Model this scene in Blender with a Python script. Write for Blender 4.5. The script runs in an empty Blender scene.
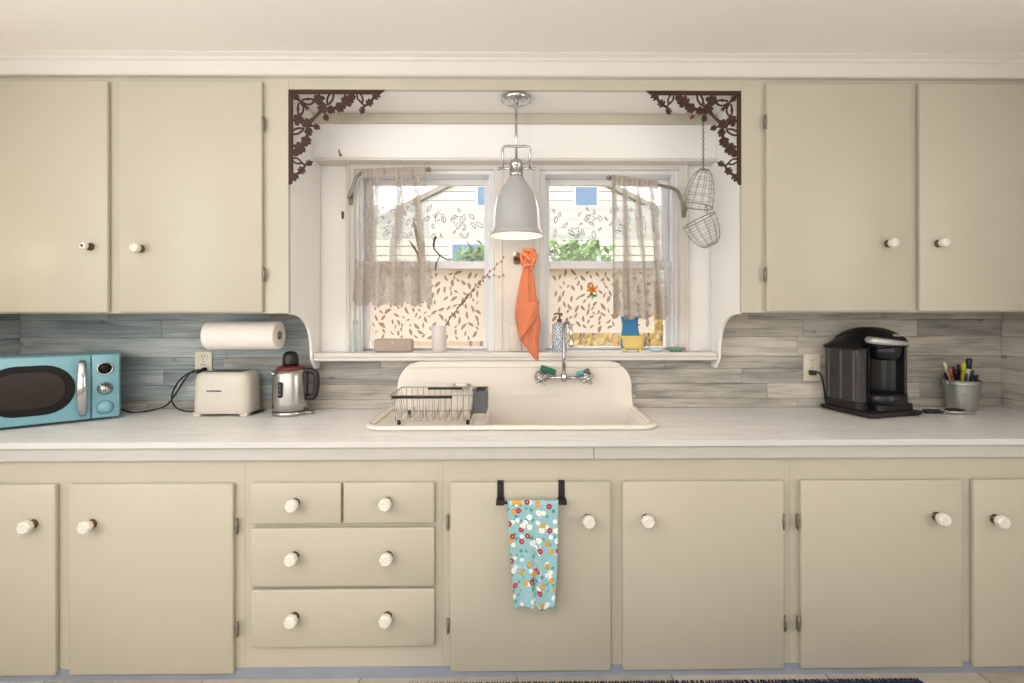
import bpy, bmesh, math, random
from mathutils import Vector, Matrix
rnd = random.Random(7)
S = bpy.context.scene
COL = S.collection
PI = math.pi
# ------------------------------------------------------------------ camera model (1024x683 frame)
F = 488.0; TH = math.radians(0.6); CAM = Vector((0, -2.5, 1.417)); CX = 521.1; CY = 310.0
def at(px, py, Y):
    """world point on the plane y = Y seen at photo pixel (px, py)"""
    u = (px - CX) / F; v = (CY - py) / F
    X = u * math.cos(TH) + math.sin(TH); D = -u * math.sin(TH) + math.cos(TH)
    t = (Y - CAM.y) / D
    return Vector((X * t, Y, CAM.z + v * t))
def pX(px, Y): return at(px, CY, Y).x
def pZ(px, py, Y): return at(px, py, Y).z
cd = bpy.data.cameras.new('camera'); cam = bpy.data.objects.new('camera', cd); COL.objects.link(cam)
cam.location = CAM; cam.rotation_euler = (Matrix.Rotation(-TH, 3, 'Z') @ Matrix.Rotation(PI/2, 3, 'X') @ Matrix.Rotation(math.radians(-.08), 3, 'Z')).to_euler()
cd.sensor_width = 36; cd.lens = F / 1024 * 36; cd.clip_start = 0.02
cd.shift_x = -(CX - 512) / 1024; cd.shift_y = -(341.5 - CY) / 1024
S.camera = cam

# ------------------------------------------------------------------ materials
def lin(h):
    h = h.lstrip('#'); r = []
    for i in (0, 2, 4):
        c = int(h[i:i+2], 16) / 255
        r.append(c / 12.92 if c <= .04045 else ((c + .055) / 1.055) ** 2.4)
    return r + [1.0]
class NT:
    def __init__(s, name):
        s.m = bpy.data.materials.new(name); s.m.use_nodes = True
        s.t = s.m.node_tree; s.n = s.t.nodes; s.b = s.n['Principled BSDF']; s.out = s.n['Material Output']
    def add(s, typ, **kw):
        n = s.n.new(typ)
        for k, v in kw.items():
            if k in n.inputs: n.inputs[k].default_value = v
            else: setattr(n, k, v)
        return n
    def link(s, a, b): s.t.links.new(a, b)
def setp(b, rough=.5, metal=0, spec=None, coat=0, trans=0, ior=1.45):
    b.inputs['Roughness'].default_value = rough; b.inputs['Metallic'].default_value = metal
    if spec is not None: b.inputs['Specular IOR Level'].default_value = spec
    b.inputs['Coat Weight'].default_value = coat; b.inputs['Transmission Weight'].default_value = trans
    b.inputs['IOR'].default_value = ior
def mat(name, col, rough=.5, metal=0, var=.06, scale=(6, 6, 6), bump=0, bscale=None, spec=None, coat=0, detail=3):
    """painted / plastic / metal surface with slight procedural tone variation and optional bump"""
    k = NT(name); setp(k.b, rough, metal, spec, coat)
    tc = k.add('ShaderNodeTexCoord'); mp = k.add('ShaderNodeMapping'); mp.inputs['Scale'].default_value = scale
    k.link(tc.outputs['Object'], mp.inputs['Vector'])
    nz = k.add('ShaderNodeTexNoise', Scale=1.0, Detail=float(detail)); k.link(mp.outputs['Vector'], nz.inputs['Vector'])
    c = lin(col) if isinstance(col, str) else col
    mx = k.add('ShaderNodeMix', data_type='RGBA')
    mx.inputs['A'].default_value = [max(0, x * (1 - var)) for x in c[:3]] + [1]
    mx.inputs['B'].default_value = [min(1, x * (1 + var)) for x in c[:3]] + [1]
    k.link(nz.outputs['Fac'], mx.inputs['Factor']); k.link(mx.outputs['Result'], k.b.inputs['Base Color'])
    if bump:
        n2 = nz
        if bscale:
            m2 = k.add('ShaderNodeMapping'); m2.inputs['Scale'].default_value = bscale
            k.link(tc.outputs['Object'], m2.inputs['Vector'])
            n2 = k.add('ShaderNodeTexNoise', Scale=1.0, Detail=3.0); k.link(m2.outputs['Vector'], n2.inputs['Vector'])
        bp = k.add('ShaderNodeBump', Strength=bump, Distance=.004)
        k.link(n2.outputs['Fac'], bp.inputs['Height']); k.link(bp.outputs['Normal'], k.b.inputs['Normal'])
    return k.m
def glassy(name, col, clear=.8, rough=.03, tint=(1, 1, 1)):
    """thin clear glass: transparent with a glossy skin, so light passes straight through"""
    k = NT(name); setp(k.b, rough, 0, .5); k.b.inputs['Base Color'].default_value = lin(col)
    tr = k.add('ShaderNodeBsdfTransparent'); tr.inputs['Color'].default_value = list(tint) + [1]
    fr = k.add('ShaderNodeLayerWeight', Blend=.25)
    mr = k.add('ShaderNodeMapRange'); mr.inputs['To Min'].default_value = 1 - clear; mr.inputs['To Max'].default_value = min(1, 1 - clear + .5)
    k.link(fr.outputs['Fresnel'], mr.inputs['Value'])
    mx = k.add('ShaderNodeMixShader'); k.link(mr.outputs['Result'], mx.inputs['Fac'])
    k.link(tr.outputs[0], mx.inputs[1]); k.link(k.b.outputs[0], mx.inputs[2]); k.link(mx.outputs[0], k.out.inputs['Surface'])
    return k.m
def film(name, col, clear=.25, trans_w=.85):
    """translucent film or cloth: part clear, part scattering light through"""
    k = NT(name); c = lin(col)
    tl = k.add('ShaderNodeBsdfTranslucent'); tl.inputs['Color'].default_value = c
    df = k.add('ShaderNodeBsdfDiffuse'); df.inputs['Color'].default_value = c
    tr = k.add('ShaderNodeBsdfTransparent')
    m1 = k.add('ShaderNodeMixShader'); m1.inputs['Fac'].default_value = trans_w
    k.link(df.outputs[0], m1.inputs[1]); k.link(tl.outputs[0], m1.inputs[2])
    m2 = k.add('ShaderNodeMixShader'); m2.inputs['Fac'].default_value = 1 - clear
    k.link(tr.outputs[0], m2.inputs[1]); k.link(m1.outputs[0], m2.inputs[2]); k.link(m2.outputs[0], k.out.inputs['Surface'])
    return k.m
def lace(name, col, gathers, ph):
    """sheer lace: white cloth, denser in its gathers, at the rod pocket and in the figured hem"""
    k = NT(name); c = lin(col)
    tl = k.add('ShaderNodeBsdfTranslucent'); tl.inputs['Color'].default_value = c
    df = k.add('ShaderNodeBsdfDiffuse'); df.inputs['Color'].default_value = c
    tr = k.add('ShaderNodeBsdfTransparent')
    m1 = k.add('ShaderNodeMixShader'); m1.inputs['Fac'].default_value = .12
    k.link(df.outputs[0], m1.inputs[1]); k.link(tl.outputs[0], m1.inputs[2])
    def mr(src, f0, f1, t0, t1):
        n = k.add('ShaderNodeMapRange'); n.inputs['From Min'].default_value = f0; n.inputs['From Max'].default_value = f1
        n.inputs['To Min'].default_value = t0; n.inputs['To Max'].default_value = t1; k.link(src, n.inputs['Value']); return n.outputs[0]
    def op(o, a, b):
        n = k.add('ShaderNodeMath', operation=o)
        for i, v in enumerate((a, b)):
            if isinstance(v, (int, float)): n.inputs[i].default_value = v
            else: k.link(v, n.inputs[i])
        return n.outputs[0]
    uv = k.add('ShaderNodeUVMap'); sp = k.add('ShaderNodeSeparateXYZ'); k.link(uv.outputs[0], sp.inputs[0]); U, V = sp.outputs['X'], sp.outputs['Y']
    mp = k.add('ShaderNodeMapping'); mp.inputs['Scale'].default_value = (52, 70, 1); k.link(uv.outputs[0], mp.inputs[0])
    vo = k.add('ShaderNodeTexVoronoi', Scale=1.0, feature='F1'); k.link(mp.outputs[0], vo.inputs['Vector'])
    figure = mr(vo.outputs['Distance'], .25, .5, .62, 1)
    wob = k.add('ShaderNodeTexNoise', Scale=2.0, Detail=1.0); k.link(uv.outputs[0], wob.inputs['Vector'])
    g = op('SINE', op('ADD', op('MULTIPLY', U, 2*PI*gathers), op('ADD', op('MULTIPLY', wob.outputs['Fac'], 5.0), ph)), 0)
    gather = mr(g, -.1, .85, .26, .92)
    body = op('MULTIPLY', gather, figure)
    hem = op('MULTIPLY', mr(g, -.6, .9, .66, .95), mr(vo.outputs['Distance'], .2, .42, .55, 1))
    isup = mr(V, .27, .34, 0, 1)
    x1 = op('ADD', op('MULTIPLY', body, isup), op('MULTIPLY', hem, op('SUBTRACT', 1, isup)))
    edge = mr(V, .0, .035, .95, .0); pocket = mr(V, .925, .94, 0, .9)
    fac = op('MAXIMUM', op('MAXIMUM', x1, edge), pocket)
    m2 = k.add('ShaderNodeMixShader'); k.link(fac, m2.inputs['Fac'])
    k.link(tr.outputs[0], m2.inputs[1]); k.link(m1.outputs[0], m2.inputs[2]); k.link(m2.outputs[0], k.out.inputs['Surface'])
    return k.m
def plank_mat(name, c0, c1, seed):
    k = NT(name); setp(k.b, .62)
    tc = k.add('ShaderNodeTexCoord'); mp = k.add('ShaderNodeMapping'); mp.inputs['Scale'].default_value = (2.2, 2.2, 46); mp.inputs['Location'].default_value = (seed*3.1, seed, seed*7.7)
    k.link(tc.outputs['Object'], mp.inputs['Vector'])
    n1 = k.add('ShaderNodeTexNoise', Scale=1.6, Detail=8.0, Roughness=.65); n1.inputs['Distortion'].default_value = .8; k.link(mp.outputs[0], n1.inputs['Vector'])
    m2 = k.add('ShaderNodeMapping'); m2.inputs['Scale'].default_value = (3, 3, 14); m2.inputs['Location'].default_value = (seed, 0, seed*2)
    k.link(tc.outputs['Object'], m2.inputs['Vector'])
    n2 = k.add('ShaderNodeTexNoise', Scale=1.0, Detail=2.0); k.link(m2.outputs[0], n2.inputs['Vector'])
    ad = k.add('ShaderNodeMath', operation='MULTIPLY_ADD'); ad.inputs[1].default_value = .55; k.link(n1.outputs['Fac'], ad.inputs[0])
    mm = k.add('ShaderNodeMath', operation='MULTIPLY'); mm.inputs[1].default_value = .45; k.link(n2.outputs['Fac'], mm.inputs[0]); k.link(mm.outputs[0], ad.inputs[2])
    cr = k.add('ShaderNodeValToRGB'); e = cr.color_ramp.elements
    e[0].position = .36; e[0].color = lin(c0); e[1].position = .58; e[1].color = lin(c1)
    k.link(ad.outputs[0], cr.inputs['Fac'])
    vo = k.add('ShaderNodeTexVoronoi', Scale=1.0); m3 = k.add('ShaderNodeMapping'); m3.inputs['Scale'].default_value = (4.2, 4.2, 9); m3.inputs['Location'].default_value = (seed*1.7, 0, seed)
    k.link(tc.outputs['Object'], m3.inputs[0]); k.link(m3.outputs[0], vo.inputs['Vector'])
    rr = k.add('ShaderNodeMapRange'); rr.inputs['From Min'].default_value = .05; rr.inputs['From Max'].default_value = .11; rr.inputs['To Min'].default_value = .45; k.link(vo.outputs['Distance'], rr.inputs['Value'])
    mx = k.add('ShaderNodeMix', data_type='RGBA', blend_type='MULTIPLY'); mx.inputs['Factor'].default_value = 1
    k.link(cr.outputs[0], mx.inputs['A']); k.link(rr.outputs[0], mx.inputs['B'])
    k.link(mx.outputs['Result'], k.b.inputs['Base Color'])
    bp = k.add('ShaderNodeBump', Strength=.35, Distance=.003); k.link(n1.outputs['Fac'], bp.inputs['Height']); k.link(bp.outputs[0], k.b.inputs['Normal'])
    return k.m
def emit(name, col, st):
    k = NT(name); k.b.inputs['Base Color'].default_value = lin(col); k.b.inputs['Emission Color'].default_value = lin(col); k.b.inputs['Emission Strength'].default_value = st
    return k.m

M = {}
M['cab'] = mat('cream_cabinet_paint', '#bbb4a3', .36, var=.03, scale=(3, 3, 3), bump=.12, bscale=(60, 60, 9))
M['niche'] = mat('white_niche_paint', '#efece8', .5, var=.015, bump=.05, bscale=(40, 40, 10))
M['white'] = mat('white_trim_paint', '#d5cfc8', .42, var=.03, scale=(3, 3, 3), bump=.12, bscale=(9, 40, 40))
M['sash'] = mat('white_sash_paint', '#e2e1e3', .4, var=.02)
M['ceil'] = mat('ceiling_paint', '#ebe6e0', .8, var=.02, scale=(1, 1, 1), bump=.05, bscale=(30, 30, 30))
M['wall'] = mat('room_wall_paint', '#e4e2de', .8, var=.02)
M['enamel'] = mat('sink_enamel', '#e6ded3', .14, var=.012, scale=(2, 2, 2), coat=.3)
M['ceramic'] = mat('ceramic_knob', '#e2dcd2', .22, var=.08, scale=(90, 90, 90))
M['brass'] = mat('aged_brass', '#6a5238', .38, .8, var=.2, scale=(60, 60, 60))
M['hinge'] = mat('hinge_metal', '#857c70', .4, .5, var=.25, scale=(80, 80, 80))
M['chrome'] = mat('chrome', '#bdbdbf', .07, 1, var=.01)
M['steel'] = mat('brushed_steel', '#b3b0ac', .26, 1, var=.08, scale=(3, 3, 220), bump=.02)
M['pale'] = mat('silver_plastic', '#c9c7c4', .3, .4, var=.03)
M['dsteel'] = mat('dull_steel', '#8f8a82', .35, .9, var=.1, scale=(40, 40, 40))
M['teal'] = mat('teal_enamel', '#72a4b0', .24, var=.03, coat=.4)
M['tealdark'] = mat('teal_button', '#80afb9', .35, var=.03)
M['black'] = mat('black_plastic', '#17171a', .3, var=.1, scale=(40, 40, 40))
M['mblack'] = mat('matte_black', '#232021', .5, var=.15, scale=(60, 60, 60))
M['dglass'] = mat('dark_window_glass', '#2a211d', .16, spec=.3, var=.25, scale=(5, 5, 9))
M['rim'] = mat('window_black', '#0b0a0a', .3, var=.1, spec=.25)
M['iron'] = mat('rusted_iron', '#40291f', .65, .2, var=.35, scale=(70, 70, 70), bump=.3)
M['applwhite'] = mat('cream_appliance', '#cbc5b8', .3, var=.015)
M['paper'] = mat('paper_towel', '#e8e0d8', .9, var=.03, scale=(30, 30, 30), bump=.25, bscale=(260, 260, 260))
M['card'] = mat('cardboard_core', '#8a7560', .9, var=.1)
M['maroon'] = mat('maroon_plastic', '#6b2a28', .35, var=.06)
M['outlet'] = mat('outlet_plastic', '#d8cfbc', .35, var=.02)
M['dark'] = mat('slot_dark', '#1c1815', .7, var=.1)
M['smoke'] = glassy('smoky_tank', '#5b5350', .45, .06, (.42, .39, .38))
M['glass'] = glassy('clear_glass', '#ffffff', .93, .02, (.985, .99, .99))
M['gglass'] = glassy('greenish_glass', '#dfe8e4', .9, .04, (.93, .97, .955))
M['cglass'] = glassy('clear_tumbler', '#f4f2ee', .88, .05, (.97, .97, .96))
M['wire'] = mat('grey_wire', '#958d84', .35, .7, var=.1, scale=(60, 60, 60))
M['graph'] = mat('grey_plastic', '#565759', .45, var=.05)
M['orange'] = mat('orange_terry', '#cf7c5a', .95, var=.2, scale=(45, 45, 14), bump=.5, bscale=(260, 260, 260))
M['shade'] = mat('shade_enamel', '#aeadad', .2, var=.015, coat=.5)
M['shadein'] = mat('shade_inside', '#f3e7cf', .5, var=.01)
M['bulb'] = emit('bulb_glow', '#ffd9a0', 2.5)
M['speaker'] = mat('speaker_fabric', '#a89a8d', .9, var=.12, scale=(160, 160, 160), bump=.3)
M['led'] = emit('orange_led', '#ff6a30', 3)
M['vase'] = mat('vase_white', '#d6cdca', .35, var=.06, scale=(12, 12, 12))
M['twig'] = mat('twig_bark', '#5d3b30', .8, var=.2, scale=(60, 60, 60))
M['bud'] = mat('catkin_bud', '#8b6a5a', .9, var=.2, scale=(90, 90, 90))
M['stem'] = mat('dry_stem', '#6e5a48', .85, var=.25, scale=(60, 60, 60))
M['amber'] = mat('amber_base', '#c2803a', .5, var=.1)
M['sponge'] = mat('blue_sponge', '#3f7ea9', .9, var=.15, scale=(120, 120, 120), bump=.5)
M['spongew'] = mat('white_scrub', '#dde4e4', .9, var=.08, scale=(120, 120, 120), bump=.4)
M['tan'] = mat('tan_sponge', '#9b7f68', .9, var=.12, scale=(120, 120, 120), bump=.4)
M['yellow'] = mat('yellow_ceramic', '#e4ca80', .25, var=.04)
M['greendish'] = mat('green_ceramic', '#7ba184', .25, var=.08)
M['paleblue'] = mat('pale_blue_ceramic', '#b9cfd2', .25, var=.06)
M['green'] = mat('green_scrubber', '#2c6a50', .9, var=.15, scale=(120, 120, 120), bump=.4)
M['aqua'] = mat('aqua_plastic', '#4fb3bd', .35, var=.05)
M['greyb'] = mat('grey_bristle', '#6f625f', .9, var=.15, scale=(200, 200, 200), bump=.5)
M['bucket'] = mat('galvanised_sage', '#a9ada5', .32, .7, var=.08, scale=(9, 9, 9))
M['red'] = mat('red_pin', '#9c3b30', .4, var=.1)
M['lorange'] = film('orange_glass', '#f0a436', .3)
M['lgreen'] = film('green_glass', '#5fb47a', .3)
M['lace1'] = lace('lace_curtain', '#b3a89d', 3.2, .6); M['lace2'] = lace('lace_curtain', '#b3a89d', 3.6, 2.0)
M['rod'] = mat('rod_metal', '#8d877c', .4, .5, var=.1, scale=(40, 40, 40))
M['filmw'] = film('white_film', '#d8d6d2', .3)
M['filmp'] = film('peach_film', '#e2d4c8', .10)
M['leafw'] = film('leaf_outline_grey', '#4d4f50', .1)
M['leafp'] = film('leaf_print_brown', '#97806a', .25)
# soap bottle with a blue-grey scribble print
def print_mat():
    k = NT('printed_bottle'); setp(k.b, .25)
    tc = k.add('ShaderNodeTexCoord'); vo = k.add('ShaderNodeTexVoronoi', Scale=95.0, feature='DISTANCE_TO_EDGE'); k.link(tc.outputs['Object'], vo.inputs['Vector'])
    cr = k.add('ShaderNodeValToRGB'); e = cr.color_ramp.elements; e[0].position = .1; e[0].color = lin('#7d8ea0'); e[1].position = .2; e[1].color = lin('#dfe0e0')
    k.link(vo.outputs['Distance'], cr.inputs['Fac']); k.link(cr.outputs[0], k.b.inputs['Base Color']); return k.m
M['print'] = print_mat()
def worktop_mat():
    k = NT('whitewashed_worktop'); setp(k.b, .38)
    tc = k.add('ShaderNodeTexCoord'); mp = k.add('ShaderNodeMapping'); mp.inputs['Scale'].default_value = (5, 30, 30); k.link(tc.outputs['Object'], mp.inputs[0])
    nz = k.add('ShaderNodeTexNoise', Scale=1.0, Detail=6.0); k.link(mp.outputs[0], nz.inputs['Vector'])
    cr = k.add('ShaderNodeValToRGB'); e = cr.color_ramp.elements; e[0].position = .3; e[0].color = lin('#e6e3e0'); e[1].position = .7; e[1].color = lin('#f4f2f0')
    k.link(nz.outputs['Fac'], cr.inputs['Fac'])
    m2 = k.add('ShaderNodeMapping'); m2.inputs['Rotation'].default_value = (0, 0, .5); m2.inputs['Scale'].default_value = (38, 90, 60); k.link(tc.outputs['Object'], m2.inputs[0])
    n2 = k.add('ShaderNodeTexNoise', Scale=1.0, Detail=1.0); k.link(m2.outputs[0], n2.inputs['Vector'])
    r2 = k.add('ShaderNodeMapRange'); r2.inputs['From Min'].default_value = .42; r2.inputs['From Max'].default_value = .6; r2.inputs['To Min'].default_value = .94; k.link(n2.outputs['Fac'], r2.inputs['Value'])
    mx = k.add('ShaderNodeMix', data_type='RGBA', blend_type='MULTIPLY'); mx.inputs['Factor'].default_value = 1
    k.link(cr.outputs[0], mx.inputs['A']); k.link(r2.outputs[0], mx.inputs['B']); k.link(mx.outputs['Result'], k.b.inputs['Base Color'])
    bp = k.add('ShaderNodeBump', Strength=.08, Distance=.003); k.link(n2.outputs['Fac'], bp.inputs['Height']); k.link(bp.outputs[0], k.b.inputs['Normal'])
    return k.m
M['top'] = worktop_mat()
M['edge'] = mat('whitewashed_edge', '#cfccc8', .45, var=.08, scale=(4, 30, 30), bump=.06)  # same surface as the top; darker colour offsets the stronger frontal light
M['apron'] = mat('whitewashed_apron', '#bdb9b3', .5, var=.08, scale=(4, 30, 30), bump=.1)
def floral_mat():
    k = NT('floral_print_cloth'); setp(k.b, .9)
    uv = k.add('ShaderNodeUVMap'); base = k.add('ShaderNodeRGB'); base.outputs[0].default_value = lin('#90bcc2'); cur = base.outputs[0]
    def layer(sc, r, cols, off, centre=None, cr_=.0):
        nonlocal cur
        mp = k.add('ShaderNodeMapping'); mp.inputs['Scale'].default_value = (sc, sc, sc); mp.inputs['Location'].default_value = (off, off*.7, 0); k.link(uv.outputs[0], mp.inputs[0])
        vo = k.add('ShaderNodeTexVoronoi', Scale=1.0, voronoi_dimensions='2D'); vo.inputs['Randomness'].default_value = .75; k.link(mp.outputs[0], vo.inputs['Vector'])
        sp = k.add('ShaderNodeSeparateColor'); k.link(vo.outputs['Color'], sp.inputs[0])
        cr = k.add('ShaderNodeValToRGB'); cr.color_ramp.interpolation = 'CONSTANT'; e = cr.color_ramp.elements
        while len(e) < len(cols): e.new(.5)
        for i, c in enumerate(cols): e[i].position = i / len(cols); e[i].color = lin(c)
        k.link(sp.outputs[0], cr.inputs['Fac'])
        def over(rad, colsock):
            nonlocal cur
            lt = k.add('ShaderNodeMath', operation='LESS_THAN'); lt.inputs[1].default_value = rad; k.link(vo.outputs['Distance'], lt.inputs[0])
            mx = k.add('ShaderNodeMix', data_type='RGBA'); k.link(lt.outputs[0], mx.inputs['Factor']); k.link(cur, mx.inputs['A']); k.link(colsock, mx.inputs['B']); cur = mx.outputs['Result']
        over(r, cr.outputs[0])
        if centre:
            c2 = k.add('ShaderNodeRGB'); c2.outputs[0].default_value = lin(centre); over(cr_, c2.outputs[0])
    layer(46, .32, ['#4f8f84', '#90bcc2', '#5d9d8f', '#90bcc2', '#c4b9d8'], 3)
    layer(30, .27, ['#eef0ea', '#90bcc2', '#90bcc2', '#dfe8e4', '#90bcc2'], 9, None)
    layer(27, .29, ['#a83440', '#d0992e', '#eeeee6', '#a83440', '#90bcc2', '#efeee8', '#d2a034', '#90bcc2'], 1, '#d8b48c', .07)
    k.link(cur, k.b.inputs['Base Color']); return k.m
M['floral'] = floral_mat()
def floor_mat():
    k = NT('worn_floor_tile'); setp(k.b, .5)
    tc = k.add('ShaderNodeTexCoord'); br = k.add('ShaderNodeTexBrick', Scale=1.0); k.link(tc.outputs['Object'], br.inputs['Vector'])
    br.inputs['Color1'].default_value = lin('#c0b7a8'); br.inputs['Color2'].default_value = lin('#aca294'); br.inputs['Mortar'].default_value = lin('#7d7261')
    br.inputs['Brick Width'].default_value = .6; br.inputs['Row Height'].default_value = .15; br.inputs['Mortar Size'].default_value = .003
    nz = k.add('ShaderNodeTexNoise', Scale=22.0, Detail=6.0); k.link(tc.outputs['Object'], nz.inputs['Vector'])
    mr = k.add('ShaderNodeMapRange'); mr.inputs['To Min'].default_value = .75; mr.inputs['To Max'].default_value = 1.2; k.link(nz.outputs['Fac'], mr.inputs['Value'])
    mx = k.add('ShaderNodeMix', data_type='RGBA', blend_type='MULTIPLY'); mx.inputs['Factor'].default_value = 1
    k.link(br.outputs['Color'], mx.inputs['A']); k.link(mr.outputs[0], mx.inputs['B']); k.link(mx.outputs['Result'], k.b.inputs['Base Color']); return k.m
M['floor'] = floor_mat()
M['kick'] = mat('grey_blue_kickboard', '#8d94a0', .6, var=.15, scale=(8, 8, 8))
M['rug'] = mat('navy_rug', '#20283a', .95, var=.6, scale=(60, 60, 60), bump=.6, bscale=(150, 150, 150))
PLB = [plank_mat('cool_lit_plank', *c, 9+i) for i, c in enumerate([('#737b7e', '#adb5b6'), ('#80878a', '#b9c0c0'), ('#6d7477', '#a2a9aa')])]  # cool daylight on the left-hand planks, put into their colour
PL = [plank_mat('weathered_plank', *c, i) for i, c in enumerate([
    ('#7b7770', '#bbb5ab'), ('#8b867d', '#c6bfb4'), ('#74716d', '#aeaaa3'), ('#98928a', '#d2cbc0'), ('#827d75', '#bdb6ab')])]
# outside
M['siding'] = mat('neighbour_siding', '#aaa79c', .8, var=.03)
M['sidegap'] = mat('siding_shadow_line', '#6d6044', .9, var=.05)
M['roofb'] = mat('roof_edge', '#7a7466', .8, var=.1)
M['bluewin'] = mat('neighbour_window', '#3f5c78', .1, var=.15)
M['leafg'] = mat('bush_leaf', '#56752c', .7, var=.5, scale=(9, 9, 9))
M['leafy'] = mat('yellow_leaf', '#b8962c', .7, var=.5, scale=(9, 9, 9))
M['lawn'] = mat('autumn_ground', '#7d7440', .95, var=.4, scale=(5, 5, 5))
M['fencetan'] = mat('tan_fence', '#a08468', .8, var=.1, scale=(3, 3, 20))

# ------------------------------------------------------------------ mesh helpers
class MB:
    def __init__(s): s.bm = bmesh.new(); s.mats = []; s.uv = None
    def mi(s, m):
        m = M[m] if isinstance(m, str) else m
        if m not in s.mats: s.mats.append(m)
        return s.mats.index(m)
    def merge(s, bm, m, mtx=None, smooth=False):
        i = s.mi(m); vs = {}
        for v in bm.verts:
            vs[v] = s.bm.verts.new((mtx @ v.co) if mtx else v.co)
        for f in bm.faces:
            try: nf = s.bm.faces.new([vs[v] for v in f.verts])
            except ValueError: continue
            nf.material_index = i; nf.smooth = smooth
        bm.free(); return s
    def box(s, x0, x1, y0, y1, z0, z1, m, bev=0.0, seg=1, mtx=None):
        b = bmesh.new(); bmesh.ops.create_cube(b, size=1)
        for v in b.verts: v.co = Vector(((x0+x1)/2 + v.co.x*(x1-x0), (y0+y1)/2 + v.co.y*(y1-y0), (z0+z1)/2 + v.co.z*(z1-z0)))
        if bev: bmesh.ops.bevel(b, geom=list(b.edges), offset=bev, segments=seg, profile=.5, affect='EDGES')
        return s.merge(b, m, mtx, smooth=seg > 1)
    def prism(s, pts, m, axis='y', a0=0.0, a1=.01, bev=0.0, seg=2, mtx=None, smooth=False):
        """closed 2-D outline extruded along an axis; y: pts (x,z); x: pts (y,z); z: pts (x,y)"""
        def P(p, a): return {'y': (p[0], a, p[1]), 'x': (a, p[0], p[1]), 'z': (p[0], p[1], a)}[axis]
        b = bmesh.new(); A = [b.verts.new(P(p, a0)) for p in pts]; B = [b.verts.new(P(p, a1)) for p in pts]; n = len(pts)
        f0 = b.faces.new(A); f1 = b.faces.new(list(reversed(B)))
        for i in range(n): b.faces.new([A[i], B[i], B[(i+1) % n], A[(i+1) % n]])
        bmesh.ops.recalc_face_normals(b, faces=b.faces)
        if bev: bmesh.ops.bevel(b, geom=list(set(f0.edges) | set(f1.edges)), offset=bev, segments=seg, profile=.5, affect='EDGES')
        return s.merge(b, m, mtx, smooth)
    def lathe(s, prof, m, c=(0, 0, 0), axis='z', seg=24, smooth=True, mtx=None, cap=True, sx=1, sy=1):
        """prof: (radius, height) list"""
        b = bmesh.new(); rings = []
        for r, h in prof:
            ring = []
            for k in range(seg):
                a = 2*PI*k/seg; x, y = r*math.cos(a)*sx, r*math.sin(a)*sy
                p = {'z': (x, y, h), 'y': (x, h, y), 'x': (h, x, y)}[axis]
                ring.append(b.verts.new(Vector(p) + Vector(c)))
            rings.append(ring)
        for A, B in zip(rings, rings[1:]):
            for k in range(seg): b.faces.new([A[k], A[(k+1) % seg], B[(k+1) % seg], B[k]])
        if cap:
            for R in (rings[0], rings[-1]):
                b.faces.new(R)
        bmesh.ops.recalc_face_normals(b, faces=b.faces)
        return s.merge(b, m, mtx, smooth)
    def tube(s, pts, r, m, seg=8, closed=False, mtx=None, smooth=True, flat=1.0):
        pts = [Vector(p) for p in pts]; n = len(pts); b = bmesh.new(); rings = []; up = None
        for i, p in enumerate(pts):
            if closed: t = pts[(i+1) % n] - pts[i-1]
            else: t = pts[min(i+1, n-1)] - pts[max(i-1, 0)]
            t.normalize()
            if up is None:
                up = Vector((0, 0, 1)) if abs(t.z) < .9 else Vector((1, 0, 0))
            side = t.cross(up)
            if side.length < 1e-5: side = t.orthogonal()
            side.normalize(); up = side.cross(t).normalized()
            rr = r[i] if isinstance(r, (list, tuple)) else r
            rings.append([b.verts.new(p + side*(rr*math.cos(2*PI*k/seg)) + up*(rr*flat*math.sin(2*PI*k/seg))) for k in range(seg)])
        for i in range(n if closed else n-1):
            A, B = rings[i], rings[(i+1) % n]
            for k in range(seg): b.faces.new([A[k], A[(k+1) % seg], B[(k+1) % seg], B[k]])
        if not closed:
            b.faces.new(rings[0]); b.faces.new(rings[-1])
        bmesh.ops.recalc_face_normals(b, faces=b.faces)
        return s.merge(b, m, mtx, smooth)
    def ball(s, c, r, m, sc=(1, 1, 1), seg=12, mtx=None):
        b = bmesh.new(); bmesh.ops.create_uvsphere(b, u_segments=seg, v_segments=max(6, seg*2//3), radius=r)
        for v in b.verts: v.co = Vector((v.co.x*sc[0]+c[0], v.co.y*sc[1]+c[1], v.co.z*sc[2]+c[2]))
        return s.merge(b, m, mtx, True)
    def grid(s, fn, nu, nv, m, uvs=True, smooth=True, keep=None):
        i = s.mi(m); V = [[s.bm.verts.new(fn(a/nu, c/nv)) for a in range(nu+1)] for c in range(nv+1)]
        L = s.bm.loops.layers.uv.verify() if uvs else None
        for c in range(nv):
            for a in range(nu):
                if keep and not keep((a+.5)/nu, (c+.5)/nv): continue
                f = s.bm.faces.new([V[c][a], V[c][a+1], V[c+1][a+1], V[c+1][a]]); f.material_index = i; f.smooth = smooth
                if L:
                    for lp, (aa, cc) in zip(f.loops, ((a, c), (a+1, c), (a+1, c+1), (a, c+1))): lp[L].uv = (aa/nu, cc/nv)
        return s
    def poly(s, pts, m):
        f = s.bm.faces.new([s.bm.verts.new(p) for p in pts]); f.material_index = s.mi(m); return s
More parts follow.
